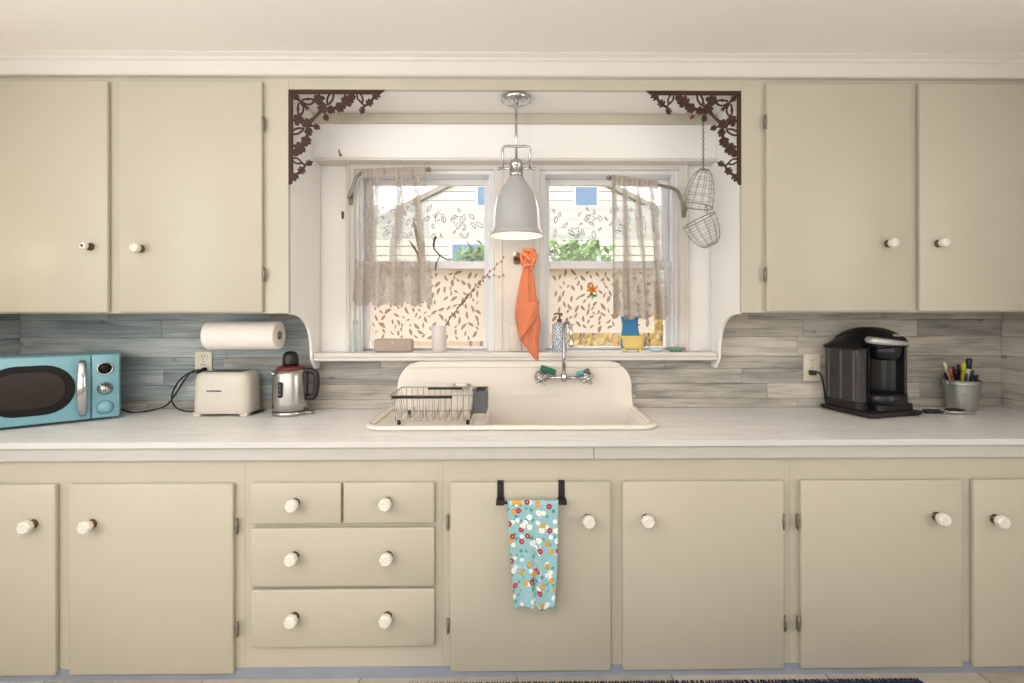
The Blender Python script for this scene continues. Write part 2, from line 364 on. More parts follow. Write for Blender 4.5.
    def build(s, name, parent=None, loc=None, rz=0, label=None, cat=None, group=None, kind=None, solid=0):
        loose = [v for v in s.bm.verts if not v.link_faces]
        if loose: bmesh.ops.delete(s.bm, geom=loose, context='VERTS')
        me = bpy.data.meshes.new(name); s.bm.to_mesh(me); s.bm.free()
        for m in s.mats: me.materials.append(m)
        o = bpy.data.objects.new(name, me); COL.objects.link(o)
        if parent: o.parent = parent
        if loc is not None: o.location = loc
        o.rotation_euler.z = rz
        if solid:
            md = o.modifiers.new('thickness', 'SOLIDIFY'); md.thickness = solid; md.offset = 0
        tag(o, label, cat, group, kind); return o
def tag(o, label=None, cat=None, group=None, kind=None):
    if label: o['label'] = label
    if cat: o['category'] = cat
    if group: o['group'] = group
    if kind: o['kind'] = kind
    return o
def empty(name, loc, label=None, cat=None, rz=0, group=None, kind=None):
    o = bpy.data.objects.new(name, None); COL.objects.link(o); o.location = loc; o.rotation_euler.z = rz
    o.empty_display_size = .05
    return tag(o, label, cat, group, kind)
def rrect(x0, x1, y0, y1, r, n=6, corners='1111'):
    pts = []
    for (cx, cy, a0, on) in ((x1-r, y0+r, -90, corners[0]), (x1-r, y1-r, 0, corners[1]), (x0+r, y1-r, 90, corners[2]), (x0+r, y0+r, 180, corners[3])):
        if on == '1':
            for k in range(n+1):
                a = math.radians(a0 + 90*k/n); pts.append((cx + r*math.cos(a), cy + r*math.sin(a)))
        else:
            pts.append((x1 if a0 in (-90, 0) else x0, y0 if a0 in (-90, 180) else y1))
    return pts
def bez(p0, p1, p2, p3, n=12):
    p0, p1, p2, p3 = map(Vector, (p0, p1, p2, p3)); out = []
    for i in range(n+1):
        t = i/n; out.append(p0*(1-t)**3 + p1*3*t*(1-t)**2 + p2*3*t*t*(1-t) + p3*t**3)
    return out
def spline(pts, n=6):
    pts = [Vector(p) for p in pts]; out = []
    for i in range(len(pts)-1):
        a = pts[max(i-1, 0)]; b = pts[i]; c = pts[i+1]; d = pts[min(i+2, len(pts)-1)]
        for k in range(n):
            t = k/n
            out.append(.5*((2*b) + (c-a)*t + (2*a-5*b+4*c-d)*t*t + (3*b-a-3*c+d)*t**3))
    out.append(pts[-1]); return out
def struct(name, mb, parent=None, label=None): return mb.build(name, parent, kind=None if parent else 'structure', label=label)
def text_mesh(name, body, size, m, parent, mtx, depth=.0006):
    cu = bpy.data.curves.new(name, 'FONT'); cu.body = body; cu.size = size; cu.extrude = depth; cu.align_x = 'CENTER'; cu.align_y = 'CENTER'
    t = bpy.data.objects.new(name + '_curve', cu); COL.objects.link(t)
    dg = bpy.context.evaluated_depsgraph_get(); me = bpy.data.meshes.new_from_object(t.evaluated_get(dg))
    bpy.data.objects.remove(t); me.name = name; me.materials.clear(); me.materials.append(M[m])
    o = bpy.data.objects.new(name, me); COL.objects.link(o); o.parent = parent; o.matrix_local = mtx; return o

# ------------------------------------------------------------------ key dimensions
XL, XR = -2.51, 2.51            # room side walls
UY, UD = -.355, -.375           # upper cabinet frame / door faces
LY, LD = -.61, -.63             # lower cabinet frame / door faces
ZB, ZT = 1.404, 2.43            # upper cabinets
CEIL = 2.516; WT = .918         # ceiling, worktop
NX = .989; NL, NR = -.995, .997 # niche half width and its two sides
YB = -4.2                       # rear of the room
# window opening
WZ0, WZ1 = 1.20, 2.135
W1 = (pX(355, 0), pX(495, 0)); W2 = (pX(539, 0), pX(679, 0))

# ------------------------------------------------------------------ room
struct('floor', MB().box(XL-.1, XR+.1, YB-.1, .2, -.1, 0, 'floor'))
struct('ceiling', MB().box(XL-.1, XR+.1, YB-.1, .2, CEIL, CEIL+.1, 'ceil'))
struct('wall_left', MB().box(XL-.1, XL, YB, .2, 0, CEIL, 'wall'))
struct('wall_right', MB().box(XR, XR+.1, YB, .2, 0, CEIL, 'wall'))
struct('wall_front', MB().box(XL-.1, XR+.1, YB-.1, YB, 0, CEIL, 'wall'))
w = MB()
w.box(XL, W1[0], 0, .15, 0, CEIL, 'niche'); w.box(W2[1], XR, 0, .15, 0, CEIL, 'niche'); w.box(W1[1], W2[0], 0, .15, WZ0-.05, WZ1, 'niche')
w.box(W1[0], W2[1], 0, .15, 0, WZ0-.05, 'niche'); w.box(W1[0], W2[1], 0, .15, WZ1, CEIL, 'niche')
struct('wall_back', w)
# crown moulding
c = MB(); c.prism([(-.3, ZT), (-.385, ZT), (-.392, ZT+.006), (-.392, ZT+.058), (-.402, ZT+.063), (-.402, ZT+.072), (-.42, CEIL-.004), (-.42, CEIL), (-.3, CEIL)], 'white', 'x', XL, XR)
struct('trim_1', c)
# header rail and niche soffit
struct('trim_2', MB().box(NL+.0003, NR-.0003, UY, UY+.02, 2.384, ZT+.02, 'cab', .001))
s_ = MB().box(NL, NR, UY+.02, 0, 2.384, 2.40, 'niche')
s_.box(NL, NR, -.10, -.001, 2.335, 2.384, 'cab', .003)  # rear board in shadow: its shaded tone is put in with cabinet cream
struct('trim_3', s_)
# upper board of the niche wall with its ledge
s_ = MB().box(NL, NR, -.088, -.0005, pZ(516, 158, -.088), 2.3348, 'niche', .001); s_.box(NL, NR, -.096, -.0005, pZ(516, 160.5, -.096), pZ(516, 158, -.096), 'white', .002)
struct('trim_4', s_)
# window casing (two openings share it)
CO0, CO1 = pX(349, -.02), pX(686, -.02); CZ = pZ(516, 162, -.02)
s_ = MB()
s_.box(CO0, W1[0]+.004, -.022, 0, WZ0+.005, CZ, 'white', .004); s_.box(W2[1]-.004, CO1, -.022, 0, WZ0+.005, CZ, 'white', .004)
s_.box(W1[1]-.004, W2[0]+.004, -.022, 0, WZ0+.005, CZ, 'white', .004)
s_.box(CO0+.001, CO1-.001, -.021, 0, WZ1-.004, CZ-.001, 'white', .004)
for x0, x1 in ((CO0-.012, CO0+.006), (CO1-.006, CO1+.012)): s_.box(x0, x1, -.03, 0, WZ0+.005, CZ+.012, 'white', .004)
s_.box(CO0-.012, CO1+.012, -.03, 0, CZ-.006, CZ+.012, 'white', .004)
for xm in (pX(502, 0), pX(534, 0)): s_.box(xm-.005, xm+.005, -.027, 0, WZ0+.005, WZ1, 'white', .003)
struct('trim_5', s_)
# sill (stool) with its apron
s_ = MB().box(NL+.002, NR-.002, -.10, .06, 1.184, 1.207, 'white', .004, 2)
s_.box(NL+.002, NR-.002, -.098, -.0872, 1.167, 1.184, 'white', .003)
struct('trim_6', s_)
# plank backsplash
s_ = MB(); rows = [(WT, .964), (.964, 1.04), (1.04, 1.118), (1.118, 1.18), (1.18, 1.28), (1.28, 1.368), (1.368, ZB)]
for r, (z0, z1) in enumerate(rows):
    x = XL
    while x < XR:
        L = rnd.uniform(.45, 1.05); x1 = min(XR, x+L)
        if XR - x1 < .25: x1 = XR
        d = rnd.uniform(0, .0025)
        segs = [(x, x1)]
        if z1 > 1.2: segs = [(a, b) for a, b in ((x, min(x1, NL-.016)), (max(x, NR+.016), x1)) if b - a > .01]
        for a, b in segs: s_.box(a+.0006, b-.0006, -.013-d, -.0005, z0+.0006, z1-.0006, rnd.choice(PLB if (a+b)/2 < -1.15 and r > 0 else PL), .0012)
        x = x1
for sx in (XL, XR):
    for r, (z0, z1) in enumerate(rows):
        a, b = (XL, XL+.013) if sx < 0 else (XR-.013, XR)
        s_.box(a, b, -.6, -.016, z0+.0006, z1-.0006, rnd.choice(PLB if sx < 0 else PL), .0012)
struct('trim_7', s_)
# kickboard
struct('baseboard_back', MB().box(XL, XR, -.615, -.60, 0, .042, 'kick'))

# ------------------------------------------------------------------ windows
def leaf_pts(cx, cz, L, W, a, Y, bend=0):
    out = []
    for i in range(7): t = i/6; out.append((t, math.sin(PI*t)**.8))
    pts = [(t-.5, h) for t, h in out] + [(t-.5, -h) for t, h in reversed(out[1:-1])]
    r = []
    for t, h in pts:
        x = t*L; y = h*W/2 + bend*L*(t*t*4-1)*.25
        r.append(Vector((cx + x*math.cos(a) - y*math.sin(a), Y, cz + x*math.sin(a) + y*math.cos(a))))
    return r
def make_window(n, x0, x1, label, seed):
    R = random.Random(seed)
    w = empty(f'window_{n}', ((x0+x1)/2, .05, WZ0), kind='structure'); ox, oy, oz = w.location
    def part(mb, name, parent=w):
        for v in mb.bm.verts: v.co -= Vector((ox, oy, oz))
        return mb.build(name, parent)
    fr = MB(); g = .022
    fr.box(x0, x0+g, .0, .15, WZ0-.05, WZ1, 'sash'); fr.box(x1-g, x1, 0, .15, WZ0-.05, WZ1, 'sash'); fr.box(x0+g, x1-g, 0, .15, WZ1-g, WZ1, 'sash')
    fr.box(x0+g, x1-g, .06, .15, WZ0-.05, WZ0+.012, 'sash')
    for xx in (x0+g, x1-g-.012): fr.box(xx, xx+.012, .012, .03, WZ0, WZ1-g, 'sash', .002)
    part(fr, 'frame')
    a0, a1 = x0+g, x1-g; zm = pZ(516, 265, .05)
    def sash(name, y0, y1, z0, z1, side, top, bot, filmz, fm, lm, dens, outline):
        b = MB(); b.box(a0, a0+side, y0, y1, z0, z1, 'sash', .003); b.box(a1-side, a1, y0, y1, z0, z1, 'sash', .003)
        b.box(a0+side, a1-side, y0, y1, z1-top, z1, 'sash', .003); b.box(a0+side, a1-side, y0, y1, z0, z0+bot, 'sash', .003)
        so = part(b, name); ym = (y0+y1)/2
        p = MB().box(a0+side-.004, a1-side+.004, ym-.0015, ym+.0015, z0+bot-.004, z1-top+.004, 'glass')
        part(p, 'glass_pane', so)
        f = MB(); yf = ym-.0025; fx0, fx1, fz0, fz1 = a0+side+filmz[0], a1-side-filmz[1], z0+bot+filmz[2], z1-top-filmz[3]
        f.poly([(fx0, yf, fz0), (fx1, yf, fz0), (fx1, yf, fz1), (fx0, yf, fz1)], fm)
        k = 0; tries = 0; placed = []
        while k < dens and tries < dens*40:
            tries += 1
            L = R.uniform(.022, .05); cx = R.uniform(fx0+.018, fx1-.018); cz = R.uniform(fz0+.016, fz1-.016)
            if any((cx-q[0])**2 + (cz-q[1])**2 < (.5*(L+q[2])*.78)**2 for q in placed): continue
            placed.append((cx, cz, L)); k += 1
            a = R.uniform(.3, 2.6); W = L*R.uniform(.28, .44); bd = R.uniform(-.5, .5)
            pts = leaf_pts(cx, cz, L, W, a, yf-.0008, bd)
            if outline: f.tube(pts, .0013, lm, 4, True)
            else: f.poly(pts, lm)
        if outline:     # a few larger lobed maple-leaf outlines
            for q in range(4):
                cx = R.uniform(fx0+.05, fx1-.05); cz = R.uniform(fz0+.04, fz1-.04); a0_ = R.uniform(0, 6)
                f.tube([Vector((cx + (.034 if j % 2 else .016)*math.cos(a0_+j*PI/5), yf-.001, cz + (.034 if j % 2 else .016)*math.sin(a0_+j*PI/5))) for j in range(10)], .0016, lm, 4, True)
        part(f, 'leaf_print_film', so)
        return so
    ztop = WZ1-g
    # upper sash sits in the outer track, lower sash in the inner one
    sash('upper_sash', .095, .13, zm-.02, ztop, .038, .03, .045, (0, 0, pZ(516, 240, .11)-(zm+.025), (ztop-.03)-pZ(516, 205, .11)), 'filmw', 'leafw', 34, True)
    if n == 1: sash('lower_sash', .05, .085, WZ0+.012, zm+.02, .034, .04, .012, (0, 0, .03, 0), 'filmp', 'leafp', 140, False)
    else: sash('lower_sash', .05, .085, WZ0+.012, zm+.02, .034, .04, .012, (0, .055, .072, 0), 'filmp', 'leafp', 110, False)
    return w
make_window(1, W1[0], W1[1], '', 3); make_window(2, W2[0], W2[1], '', 11)

# ------------------------------------------------------------------ knobs, hinges, doors
def knob(parent, x, y, z, style='ceramic', r=.0225):
    """round knob on a metal rose, facing -Y; x,y,z at the door face"""
    b = MB(); px, py, pz = x, y, z
    b.lathe([(.017, 0), (.017, -.004), (.011, -.008), (.009, -.02), (.012, -.024)], 'brass', (px, py, pz), 'y', 14)
    if style == 'ceramic':
        b.lathe([(.011, -.015), (r*.95, -.019), (r*1.1, -.025), (r*1.1, -.040), (r*.9, -.046), (r*.66, -.0468), (r*.58, -.0455), (.002, -.0462)], 'ceramic', (px, py, pz), 'y', 8, smooth=False)
        for k in range(4): b.ball((px+.008*math.cos(k*1.57+.4), py-.0465, pz+.008*math.sin(k*1.57+.4)), .003, 'ceramic', (1, .5, 1), 6)
    else:
        b.lathe([(.008, -.02), (r*.8, -.026), (r*.95, -.034), (r*.7, -.042), (.002, -.044)], 'ceramic', (px, py, pz), 'y', 10, smooth=False)
        for k in range(6): b.ball((px+r*.72*math.cos(k*PI/3), py-.036, pz+r*.72*math.sin(k*PI/3)), .0062, 'cglass', (1, .8, 1), 8)
        b.ball((px, py-.043, pz), .006, 'brass', seg=8)
    return b.build('knob', parent)
def hinge(parent, x, y, z):
    b = MB(); b.prism(rrect(x-.006, x+.006, z-.03, z+.03, .006, 4), 'hinge', 'y', y-.003, y)
    b.tube([(x, y-.005, z-.026), (x, y-.005, z-.01), (x, y-.005, z+.01), (x, y-.005, z+.026)], [.003, .0048, .0048, .003], 'hinge', 8)
    b.ball((x, y-.005, z+.029), .0035, 'hinge', seg=8); b.ball((x, y-.005, z-.029), .0035, 'hinge', seg=8)
    return b.build('hinge', parent)
def front(parent, kind, x0, x1, z0, z1, yf, yd, kn=None, hs=(), kst='ceramic', kr=.0225):
    d = MB().box(x0, x1, yd, yf, z0, z1, 'cab', .0045, 2).build(kind, parent)
    if kn: knob(d, kn[0], yd, kn[1], kst, kr)
    for hx, hz in hs: hinge(d, hx, yd+.004, hz)
    return d
def shell(parent, x0, x1, y0, y1, z0, z1, holes):
    """hollow carcass with a face frame (holes: openings in the frame)"""
    b = MB(); t = .018
    b.box(x0, x0+t, y0+.02, y1, z0, z1, 'cab'); b.box(x1-t, x1, y0+.02, y1, z0, z1, 'cab')
    b.box(x0+t, x1-t, y0+.02, y1, z0, z0+t, 'cab'); b.box(x0+t, x1-t, y1-.006, y1, z0+t, z1, 'cab')
    xs = sorted({x0, x1, *[h[0] for h in holes], *[h[1] for h in holes]}); zs = sorted({z0, z1, *[h[2] for h in holes], *[h[3] for h in holes]})
    for i in range(len(xs)-1):
        for j in range(len(zs)-1):
            cx, cz = (xs[i]+xs[i+1])/2, (zs[j]+zs[j+1])/2
            if not any(h[0] < cx < h[1] and h[2] < cz < h[3] for h in holes):
                b.box(xs[i], xs[i+1], y0, y0+.02, zs[j], zs[j+1], 'cab')
    return b
def rel(parent):
    """children were built in world coordinates: move them into the parent's frame"""
    def walk(o):
        for c_ in list(o.children):
            if c_.type == 'MESH': pass
    for c_ in parent.children: c_.location = c_.location - parent.location
DZ0, DZ1 = .031, .756
def lower(x0, x1, label, doors=(), drawers=()):
    root = empty('base_cabinet', ((x0+x1)/2, LY, .042), label, 'cabinet')
    ins = .02; holes = [(a+ins, b-ins, max(c_+ins, .07), d-ins) for a, b, c_, d, *_ in list(doors) + list(drawers)]
    b = shell(root, x0+.0004, x1-.0004, LY, -.02, .042, .843, holes); b.build('carcass', root)
    for a, e, c_, d, kn, hs in doors: front(root, 'door', a, e, c_, d, LY, LD, kn, hs)
    for a, e, c_, d, kn, hs in drawers:
        dr = front(root, 'drawer', a, e, c_, d, LY, LD, kn, hs)
    rel(root); return root
KY = LD - .036
def K(px, py): p = at(px, py, KY); return (p.x, p.z)
def H(px, py): p = at(px, py, LD); return (p.x, p.z)
LX = lambda px: pX(px, LD)
B1, B2, B3 = LX(242), LX(441.5), LX(792)
lower(XL, B1, 'cream base cabinet under the teal microwave, two doors with ceramic knobs', [
    (LX(-109), LX(54.5), DZ0, DZ1, K(24, 527), ()),
    (LX(68), LX(232.5), DZ0, DZ1, K(84, 527), (H(236.5, 526), H(236.5, 629)))])
zd = lambda py: pZ(516, py+.8, LD)
lower(B1, B2, 'cream drawer cabinet with four drawers and six ceramic knobs', (), [
    (LX(250), LX(340.5), zd(522), zd(481.5), K(291, 506), ()), (LX(343), LX(434), zd(522), zd(481.5), K(384.5, 505), ()),
    (LX(250), LX(434), zd(584.5), zd(526.5), K(290, 560), ()), (LX(250), LX(434), zd(645), zd(588), K(290, 622), ())])
dr = [o for o in COL.objects if o.name.startswith('drawer')]
for d, (px, py) in zip(dr[2:], ((385.5, 560), (384.5, 621.5))):
    x, z = K(px, py); knob(d, x, LD, z)
lower(B2, B3, 'cream sink cabinet with two doors, floral towel hanging on the first', [
    (LX(449.5), LX(610.5), DZ0, DZ1, K(589, 522.5), (H(447.5, 522), H(447.5, 626))),
    (LX(622.5), LX(784), DZ0, DZ1, K(648, 522.5), (H(783.5, 522), H(785, 624)))])
lower(B3, XR, 'cream base cabinet under the coffee maker, hinges beside the sink cabinet', [
    (LX(801), LX(962.5), DZ0, DZ1, K(944, 520.5), (H(797.5, 522), H(798, 624))),
    (LX(974), LX(1135), DZ0, DZ1, K(1003, 523), ())])

def upper(x0, x1, label, doors, scroll_x, sgn):
    root = empty('wall_cabinet', ((x0+x1)/2, UY, ZB), label, 'cabinet')
    holes = [(a+.02, b-.02, c_+.02, d-.02) for a, b, c_, d, *_ in doors]
    sb = shell(root, x0, x1, UY, -.014, ZB, ZT+.04, holes)
    sb.box(x1 if sgn < 0 else scroll_x-.0142, scroll_x+.0142 if sgn < 0 else x0, UY, UY+.02, ZB, ZT+.04, 'cab'); sb.build('carcass', root)
    for a, e, c_, d, kn, hs, kst in doors: front(root, 'door', a, e, c_, d, UY, UD, kn, hs, kst, .0185)
    # white scrolled side panel lining the window niche: sweeps back and down to the sill
    prof = [(-.0005, 2.384), (UY+.0206, 2.384), (UY+.0206, ZB-.002)]
    prof += [(p.x, p.y) for p in bez((UY+.03, ZB-.006, 0), (-.19, ZB-.008, 0), (-.115, ZB-.06, 0), (-.105, 1.215, 0), 14)]
    prof += [(p.x, p.y) for p in bez((-.105, 1.19, 0), (-.10, 1.16, 0), (-.075, 1.15, 0), (-.06, 1.125, 0), 6)] + [(-.016, 1.125)]
    prof += [(-.016, 1.17)]
    b = MB(); xa, xb = (scroll_x, scroll_x+.014)
    if sgn > 0: xa, xb = scroll_x-.014, scroll_x
    b.prism(prof, 'niche', 'x', xa, xb, .0015, 1); b.build('scroll_panel', root)
    rel(root); return root
UX = lambda px: pX(px, UD); uz0, uz1 = pZ(516, 310.5, UD), pZ(516, 82, UD)
uz0 = ZB + .006
def KU(px, py): p = at(px, py, UD-.04); return (p.x, p.z)
def HU(px, py): p = at(px, py, UD); return (p.x, p.z)
upper(XL, NL-.0145, 'cream wall cabinet above the microwave and paper towel roll', [
    (UX(-35), UX(107.5), uz0, uz1, KU(82.5, 245), (), 'glass'),
    (UX(118.5), UX(262), uz0, uz1, KU(134, 247), (HU(263.5, 123), HU(264, 274)), 'ceramic')], NL-.0142, -1)
upper(NR+.0145, XR, 'cream wall cabinet above the black coffee maker', [
    (UX(767), UX(912), uz0, uz1, KU(895, 243), (HU(765.5, 122), HU(765.5, 275)), 'ceramic'),
    (UX(920), UX(1065), uz0, uz1, KU(946, 243), (), 'ceramic')], NR+.0142, 1)

# ------------------------------------------------------------------ worktop with sink cut-out
SX = (pX(363.5, -.44), pX(658, -.44)); SYF, SYB = -.49, -.085
hx0, hx1, hy0, hy1 = SX[0]+.035, SX[1]-.035, SYF+.035, -.016
b = MB()
for (x0, x1, y0, y1) in ((XL, hx0, -.64, -.016), (hx1, XR, -.64, -.016), (hx0, hx1, -.64, hy0)):
    b.box(x0, x1, max(y0, -.630), y1, WT-.024, WT, 'top')
wt = b.build('worktop', label='whitewashed worktop with a plank texture running under the sink rim', cat='worktop')
b = MB()
jn = pX(594, -.632)
b.box(XL, jn-.001, -.627, LY+.02, WT-.075, WT-.0255, 'apron', .002); b.box(jn+.001, XR, -.627, LY+.02, WT-.075, WT-.0255, 'apron', .002); b.box(XL, XR, -.615, LY+.02, WT-.0255, WT-.024, 'apron')
b.build('edge_apron', wt)
MB().box(XL, XR, -.640, -.6302, WT-.0245, WT+.0003, 'edge', .002).build('front_edge', wt)

# ------------------------------------------------------------------ sink
def rbox(x, y, x0, x1, y0, y1, r):
    cx, cy = (x0+x1)/2, (y0+y1)/2; dx = abs(x-cx)-(x1-x0)/2+r; dy = abs(y-cy)-(y1-y0)/2+r
    return math.hypot(max(dx, 0), max(dy, 0)) + min(max(dx, dy), 0) - r
def sstep(a, b_, x): t = max(0, min(1, (x-a)/(b_-a))); return t*t*(3-2*t)
RX0, RX1 = SX
BX0, BX1 = -.13, RX1-.042
ZD = .927
root = empty('sink', ((RX0+RX1)/2, -.3, WT), 'cream enamel sink with high back, drainboard and one basin', 'sink')
b = MB()
def deck(u, v):
    x = RX0+.01 + u*(RX1-RX0-.02); y = SYF+.01 + v*(SYB+.012-SYF-.01)
    d = rbox(x, y, BX0, BX1, SYF+.034, SYB+.3, .085)
    z = ZD - .17*sstep(.012, -.045, d)
    if x < BX0: z -= .004*sstep(0, .05, BX0-x)
    return Vector((x, y, z))
def inrim(u, v):
    x = RX0+.01 + u*(RX1-RX0-.02); y = SYF+.01 + v*(SYB+.012-SYF-.01)
    return rbox(x, y, RX0, RX1, SYF, .3, .085) < -.008
b.grid(deck, 190, 84, 'enamel', uvs=False, keep=inrim)
b.build('basin', root, solid=0)
# rolled front and side rim, open towards the back
path = []
# order: start back-right side -> front -> back-left
ys_ = [SYB+.008, SYB+.004] + [SYB - .03*k for k in range(0, 11)]
right = [(RX1-.016, y) for y in ys_ if y > SYF+.09]; left = [(RX0+.016, y) for y in reversed(ys_) if y > SYF+.09]
arc_r = [(RX1-.016-.07+.07*math.cos(math.radians(a)), SYF+.016+.07+.07*math.sin(math.radians(a))) for a in range(0, -91, -9)]
arc_l = [(RX0+.016+.07+.07*math.cos(math.radians(a)), SYF+.016+.07+.07*math.sin(math.radians(a))) for a in range(-90, -181, -9)]
path = right + arc_r + arc_l + left
b = MB(); b.tube([(x, y, ZD+.002) for x, y in path], .018, 'enamel', 14, flat=.6); b.build('rolled_rim', root)
# high back with rounded shoulders
BKX0, BKX1 = pX(397, SYB), pX(632, SYB); zb = pZ(516, 360.5, SYB)
b = MB(); ro = rrect(BKX0, BKX1, ZD+.10, zb, .13, 12, '0110')
fr_ = [(p.x, p.y) for p in bez((RX1-.014, ZD+.004, 0), (BKX1+.008, ZD+.012, 0), (BKX1, ZD+.05, 0), (BKX1, ZD+.10, 0), 8)]
fl_2 = [(p.x, p.y) for p in bez((BKX0, ZD+.10, 0), (BKX0, ZD+.05, 0), (BKX0-.008, ZD+.012, 0), (RX0+.014, ZD+.004, 0), 8)]
b.prism([(RX1-.014, WT+.0015)] + fr_[:-1] + ro + fl_2[1:] + [(RX0+.014, WT+.0015), (BX0-.03, WT+.0015), (BX0-.03, ZD-.185), (RX1-.041, ZD-.185), (RX1-.041, WT-.03)], 'enamel', 'y', SYB, -.019, .008, 3, smooth=False)
b.box(BKX0+.06, BKX1-.06, SYB-.005, SYB+.02, zb-.036, zb-.014, 'enamel', .0048, 3)
b.build('sink_back', root)
b = MB(); b.lathe([(.045, 0), (.045, .003), (.036, .004), (.03, .001), (.002, .001)], 'chrome', ((BX0+BX1)/2, -.28, ZD-.17), 'z', 20); b.build('drain', root)
rel(root)

# ------------------------------------------------------------------ faucet
p = at(564, 378, -.14); fz = p.z; fx = p.x
xl, xr = pX(541, -.14), pX(587, -.14)
root = empty('faucet', (fx, SYB, fz), 'chrome bridge faucet with gooseneck spout on the sink back', 'faucet')
b = MB()
b.tube([(xl, -.135, fz), (xr, -.135, fz)], .009, 'chrome', 12)
b.lathe([(.013, -.016), (.016, -.008), (.016, .014), (.011, .022)], 'chrome', (fx, -.135, fz), 'z', 14)
b.build('bridge', root)
for xx in (xl, xr):
    b = MB(); b.lathe([(.032, 0), (.032, -.006), (.02, -.012), (.016, -.035), (.021, -.042), (.021, -.066), (.012, -.072)], 'chrome', (xx, SYB, fz), 'y', 18)
    v = b.build('valve', root)
    b = MB(); b.lathe([(.008, -.07), (.011, -.08), (.011, -.092), (.004, -.098)], 'chrome', (xx, SYB, fz), 'y', 12)
    for k in range(4):
        a = k*PI/2 + .6
        b.tube([(xx, SYB-.085, fz), (xx+.021*math.cos(a), SYB-.085, fz+.021*math.sin(a))], [.007, .0055], 'chrome', 8); b.ball((xx+.024*math.cos(a), SYB-.085, fz+.024*math.sin(a)), .0088, 'chrome', seg=8)
    b.build('cross_handle', v)
b = MB()
zt = pZ(565, 320, -.2)-.01
pts = [(fx, -.135, fz+.01), (fx, -.135, fz+.1), (fx, -.135, zt-.05)] + bez((fx, -.135, zt-.05), (fx, -.135, zt+.017), (fx+.02, -.27, zt+.017), (fx+.02, -.27, zt-.05), 14)[1:] + [(fx+.02, -.27, pZ(566, 340, -.27))]
b.tube(pts, .0082, 'chrome', 12)
b.lathe([(.011, 0), (.0125, .004), (.0125, .03), (.009, .034)], 'chrome', (fx+.02, -.27, pZ(566, 347, -.27)), 'z', 12)
b.build('spout', root)
rel(root)

# scrubbers resting on the faucet
b = MB(); b.box(-.038, .038, -.016, .016, -.014, .014, 'green', .006, 2, Matrix.Rotation(math.radians(18), 4, 'Y'))
b.build('scrub_sponge', loc=(pX(548, -.113), -.113, fz+.034), label='dark green scouring sponge lying tilted on the left of the faucet', cat='sponge')
root = empty('scrub_brush', (pX(583, -.125), -.125, fz+.02), 'small scrub brush with aqua handle and grey bristles on the faucet', 'brush')
b = MB(); b.box(-.032, .004, -.011, .011, -.008, .010, 'aqua', .005, 2); b.build('handle', root, label='aqua handle')
b = MB(); b.lathe([(.010, 0), (.014, .012), (.017, .026), (.013, .03)], 'greyb', (.004, 0, 0), 'x', 12, mtx=Matrix.Rotation(-.35, 4, 'Y')); b.build('bristle_head', root, label='grey bristle head')

# ------------------------------------------------------------------ dish rack
root = empty('dish_rack', (-.36, -.3, ZD), 'chrome wire dish rack with dark grips on the sink drainboard', 'dish rack')
b = MB(); rw = .0026
fl, frt = at(389.5, 396, -.40), at(472, 397, -.40); bl, brt = at(416, 385, -.17), at(478, 387, -.17)
zr = (fl.z+frt.z)/2; zr2 = (bl.z+brt.z)/2; zf = ZD+.012
x0, x1 = fl.x, frt.x; y0, y1 = -.40, -.17
zr = (zr+zr2)/2
rim = [(x0, y0, zr), (x1, y0, zr), (x1, y1, zr), (x0, y1, zr)]
b.tube(rim, .003, 'dsteel', 8, True, smooth=False); b.build('top_rim', root)
i0, i1, j0, j1 = x0+.022, x1-.01, y0+.012, y1-.012
b = MB(); b.tube([(i0, j0, zf), (i1, j0, zf), (i1, j1, zf), (i0, j1, zf)], .0022, 'wire', 6, True, smooth=False)
n = 13
for k in range(n):
    x = i0 + (i1-i0)*k/(n-1); xt = x0+.02 + (x1-x0-.03)*k/(n-1)
    b.tube([(xt, y0, zr), (x, j0, zf+.006), (x, j0+.006, zf), (x, j1-.006, zf), (x, j1, zf+.006), (xt, y1, zr)], rw*.5, 'wire', 5)
    if k % 2 == 0 and 0 < k < n-1:
        b.tube([(x, j0+.04, zf), (x, j0+.055, zf+.035), (x, j0+.07, zf)], rw*.5, 'wire', 5); b.tube([(x, j1-.09, zf), (x, j1-.075, zf+.035), (x, j1-.06, zf)], rw*.5, 'wire', 5)
for k in range(6):
    y = j0 + (j1-j0)*(k+.5)/6; yt = y0 + (y1-y0)*(k+.5)/6
    b.tube([(x0, yt, zr), (i0, y, zf)], rw*.5, 'wire', 5); b.tube([(x1, yt, zr), (i1, y, zf)], rw*.5, 'wire', 5)
b.build('wire_basket', root)
for y, xa, xb in ((y0-.004, pX(392, y0), pX(452, y0)), (y1, pX(428, y1), pX(462, y1))):
    b = MB(); b.tube([(xa, y, zr-.006), (xb, y, zr-.006)], .0065, 'mblack', 8); b.build('grip', root, label='dark slide grip')
for x, y in ((i0+.015, j0), (i1-.01, j0), (i0+.015, j1), (i1-.01, j1)):
    b = MB(); b.lathe([(.007, -.0155), (.009, -.008), (.006, 0.004)], 'black', (x, y, zf), 'z', 10); b.build('foot', root)
# utensil holder hooked on the right end
cupc = (x1+.032, -.33); zc0 = pZ(480, 413, -.36)
b = MB()
for (x_0, x_1, y_0, y_1) in ((x1+.004, x1+.06, -.37, -.364), (x1+.004, x1+.06, -.236, -.23), (x1+.004, x1+.01, -.364, -.236), (x1+.054, x1+.06, -.364, -.236)):
    b.box(x_0, x_1, y_0, y_1, zc0, zr+.012, 'graph', .001)
b.box(x1+.01, x1+.054, -.364, -.236, zc0, zc0+.005, 'graph'); b.box(x1+.01, x1+.054, -.302, -.297, zc0, zr+.006, 'graph')
b.box(x1-.006, x1+.006, -.33, -.27, zr+.004, zr+.012, 'graph')
b.build('utensil_holder', root, label='grey plastic utensil holder')
rel(root)
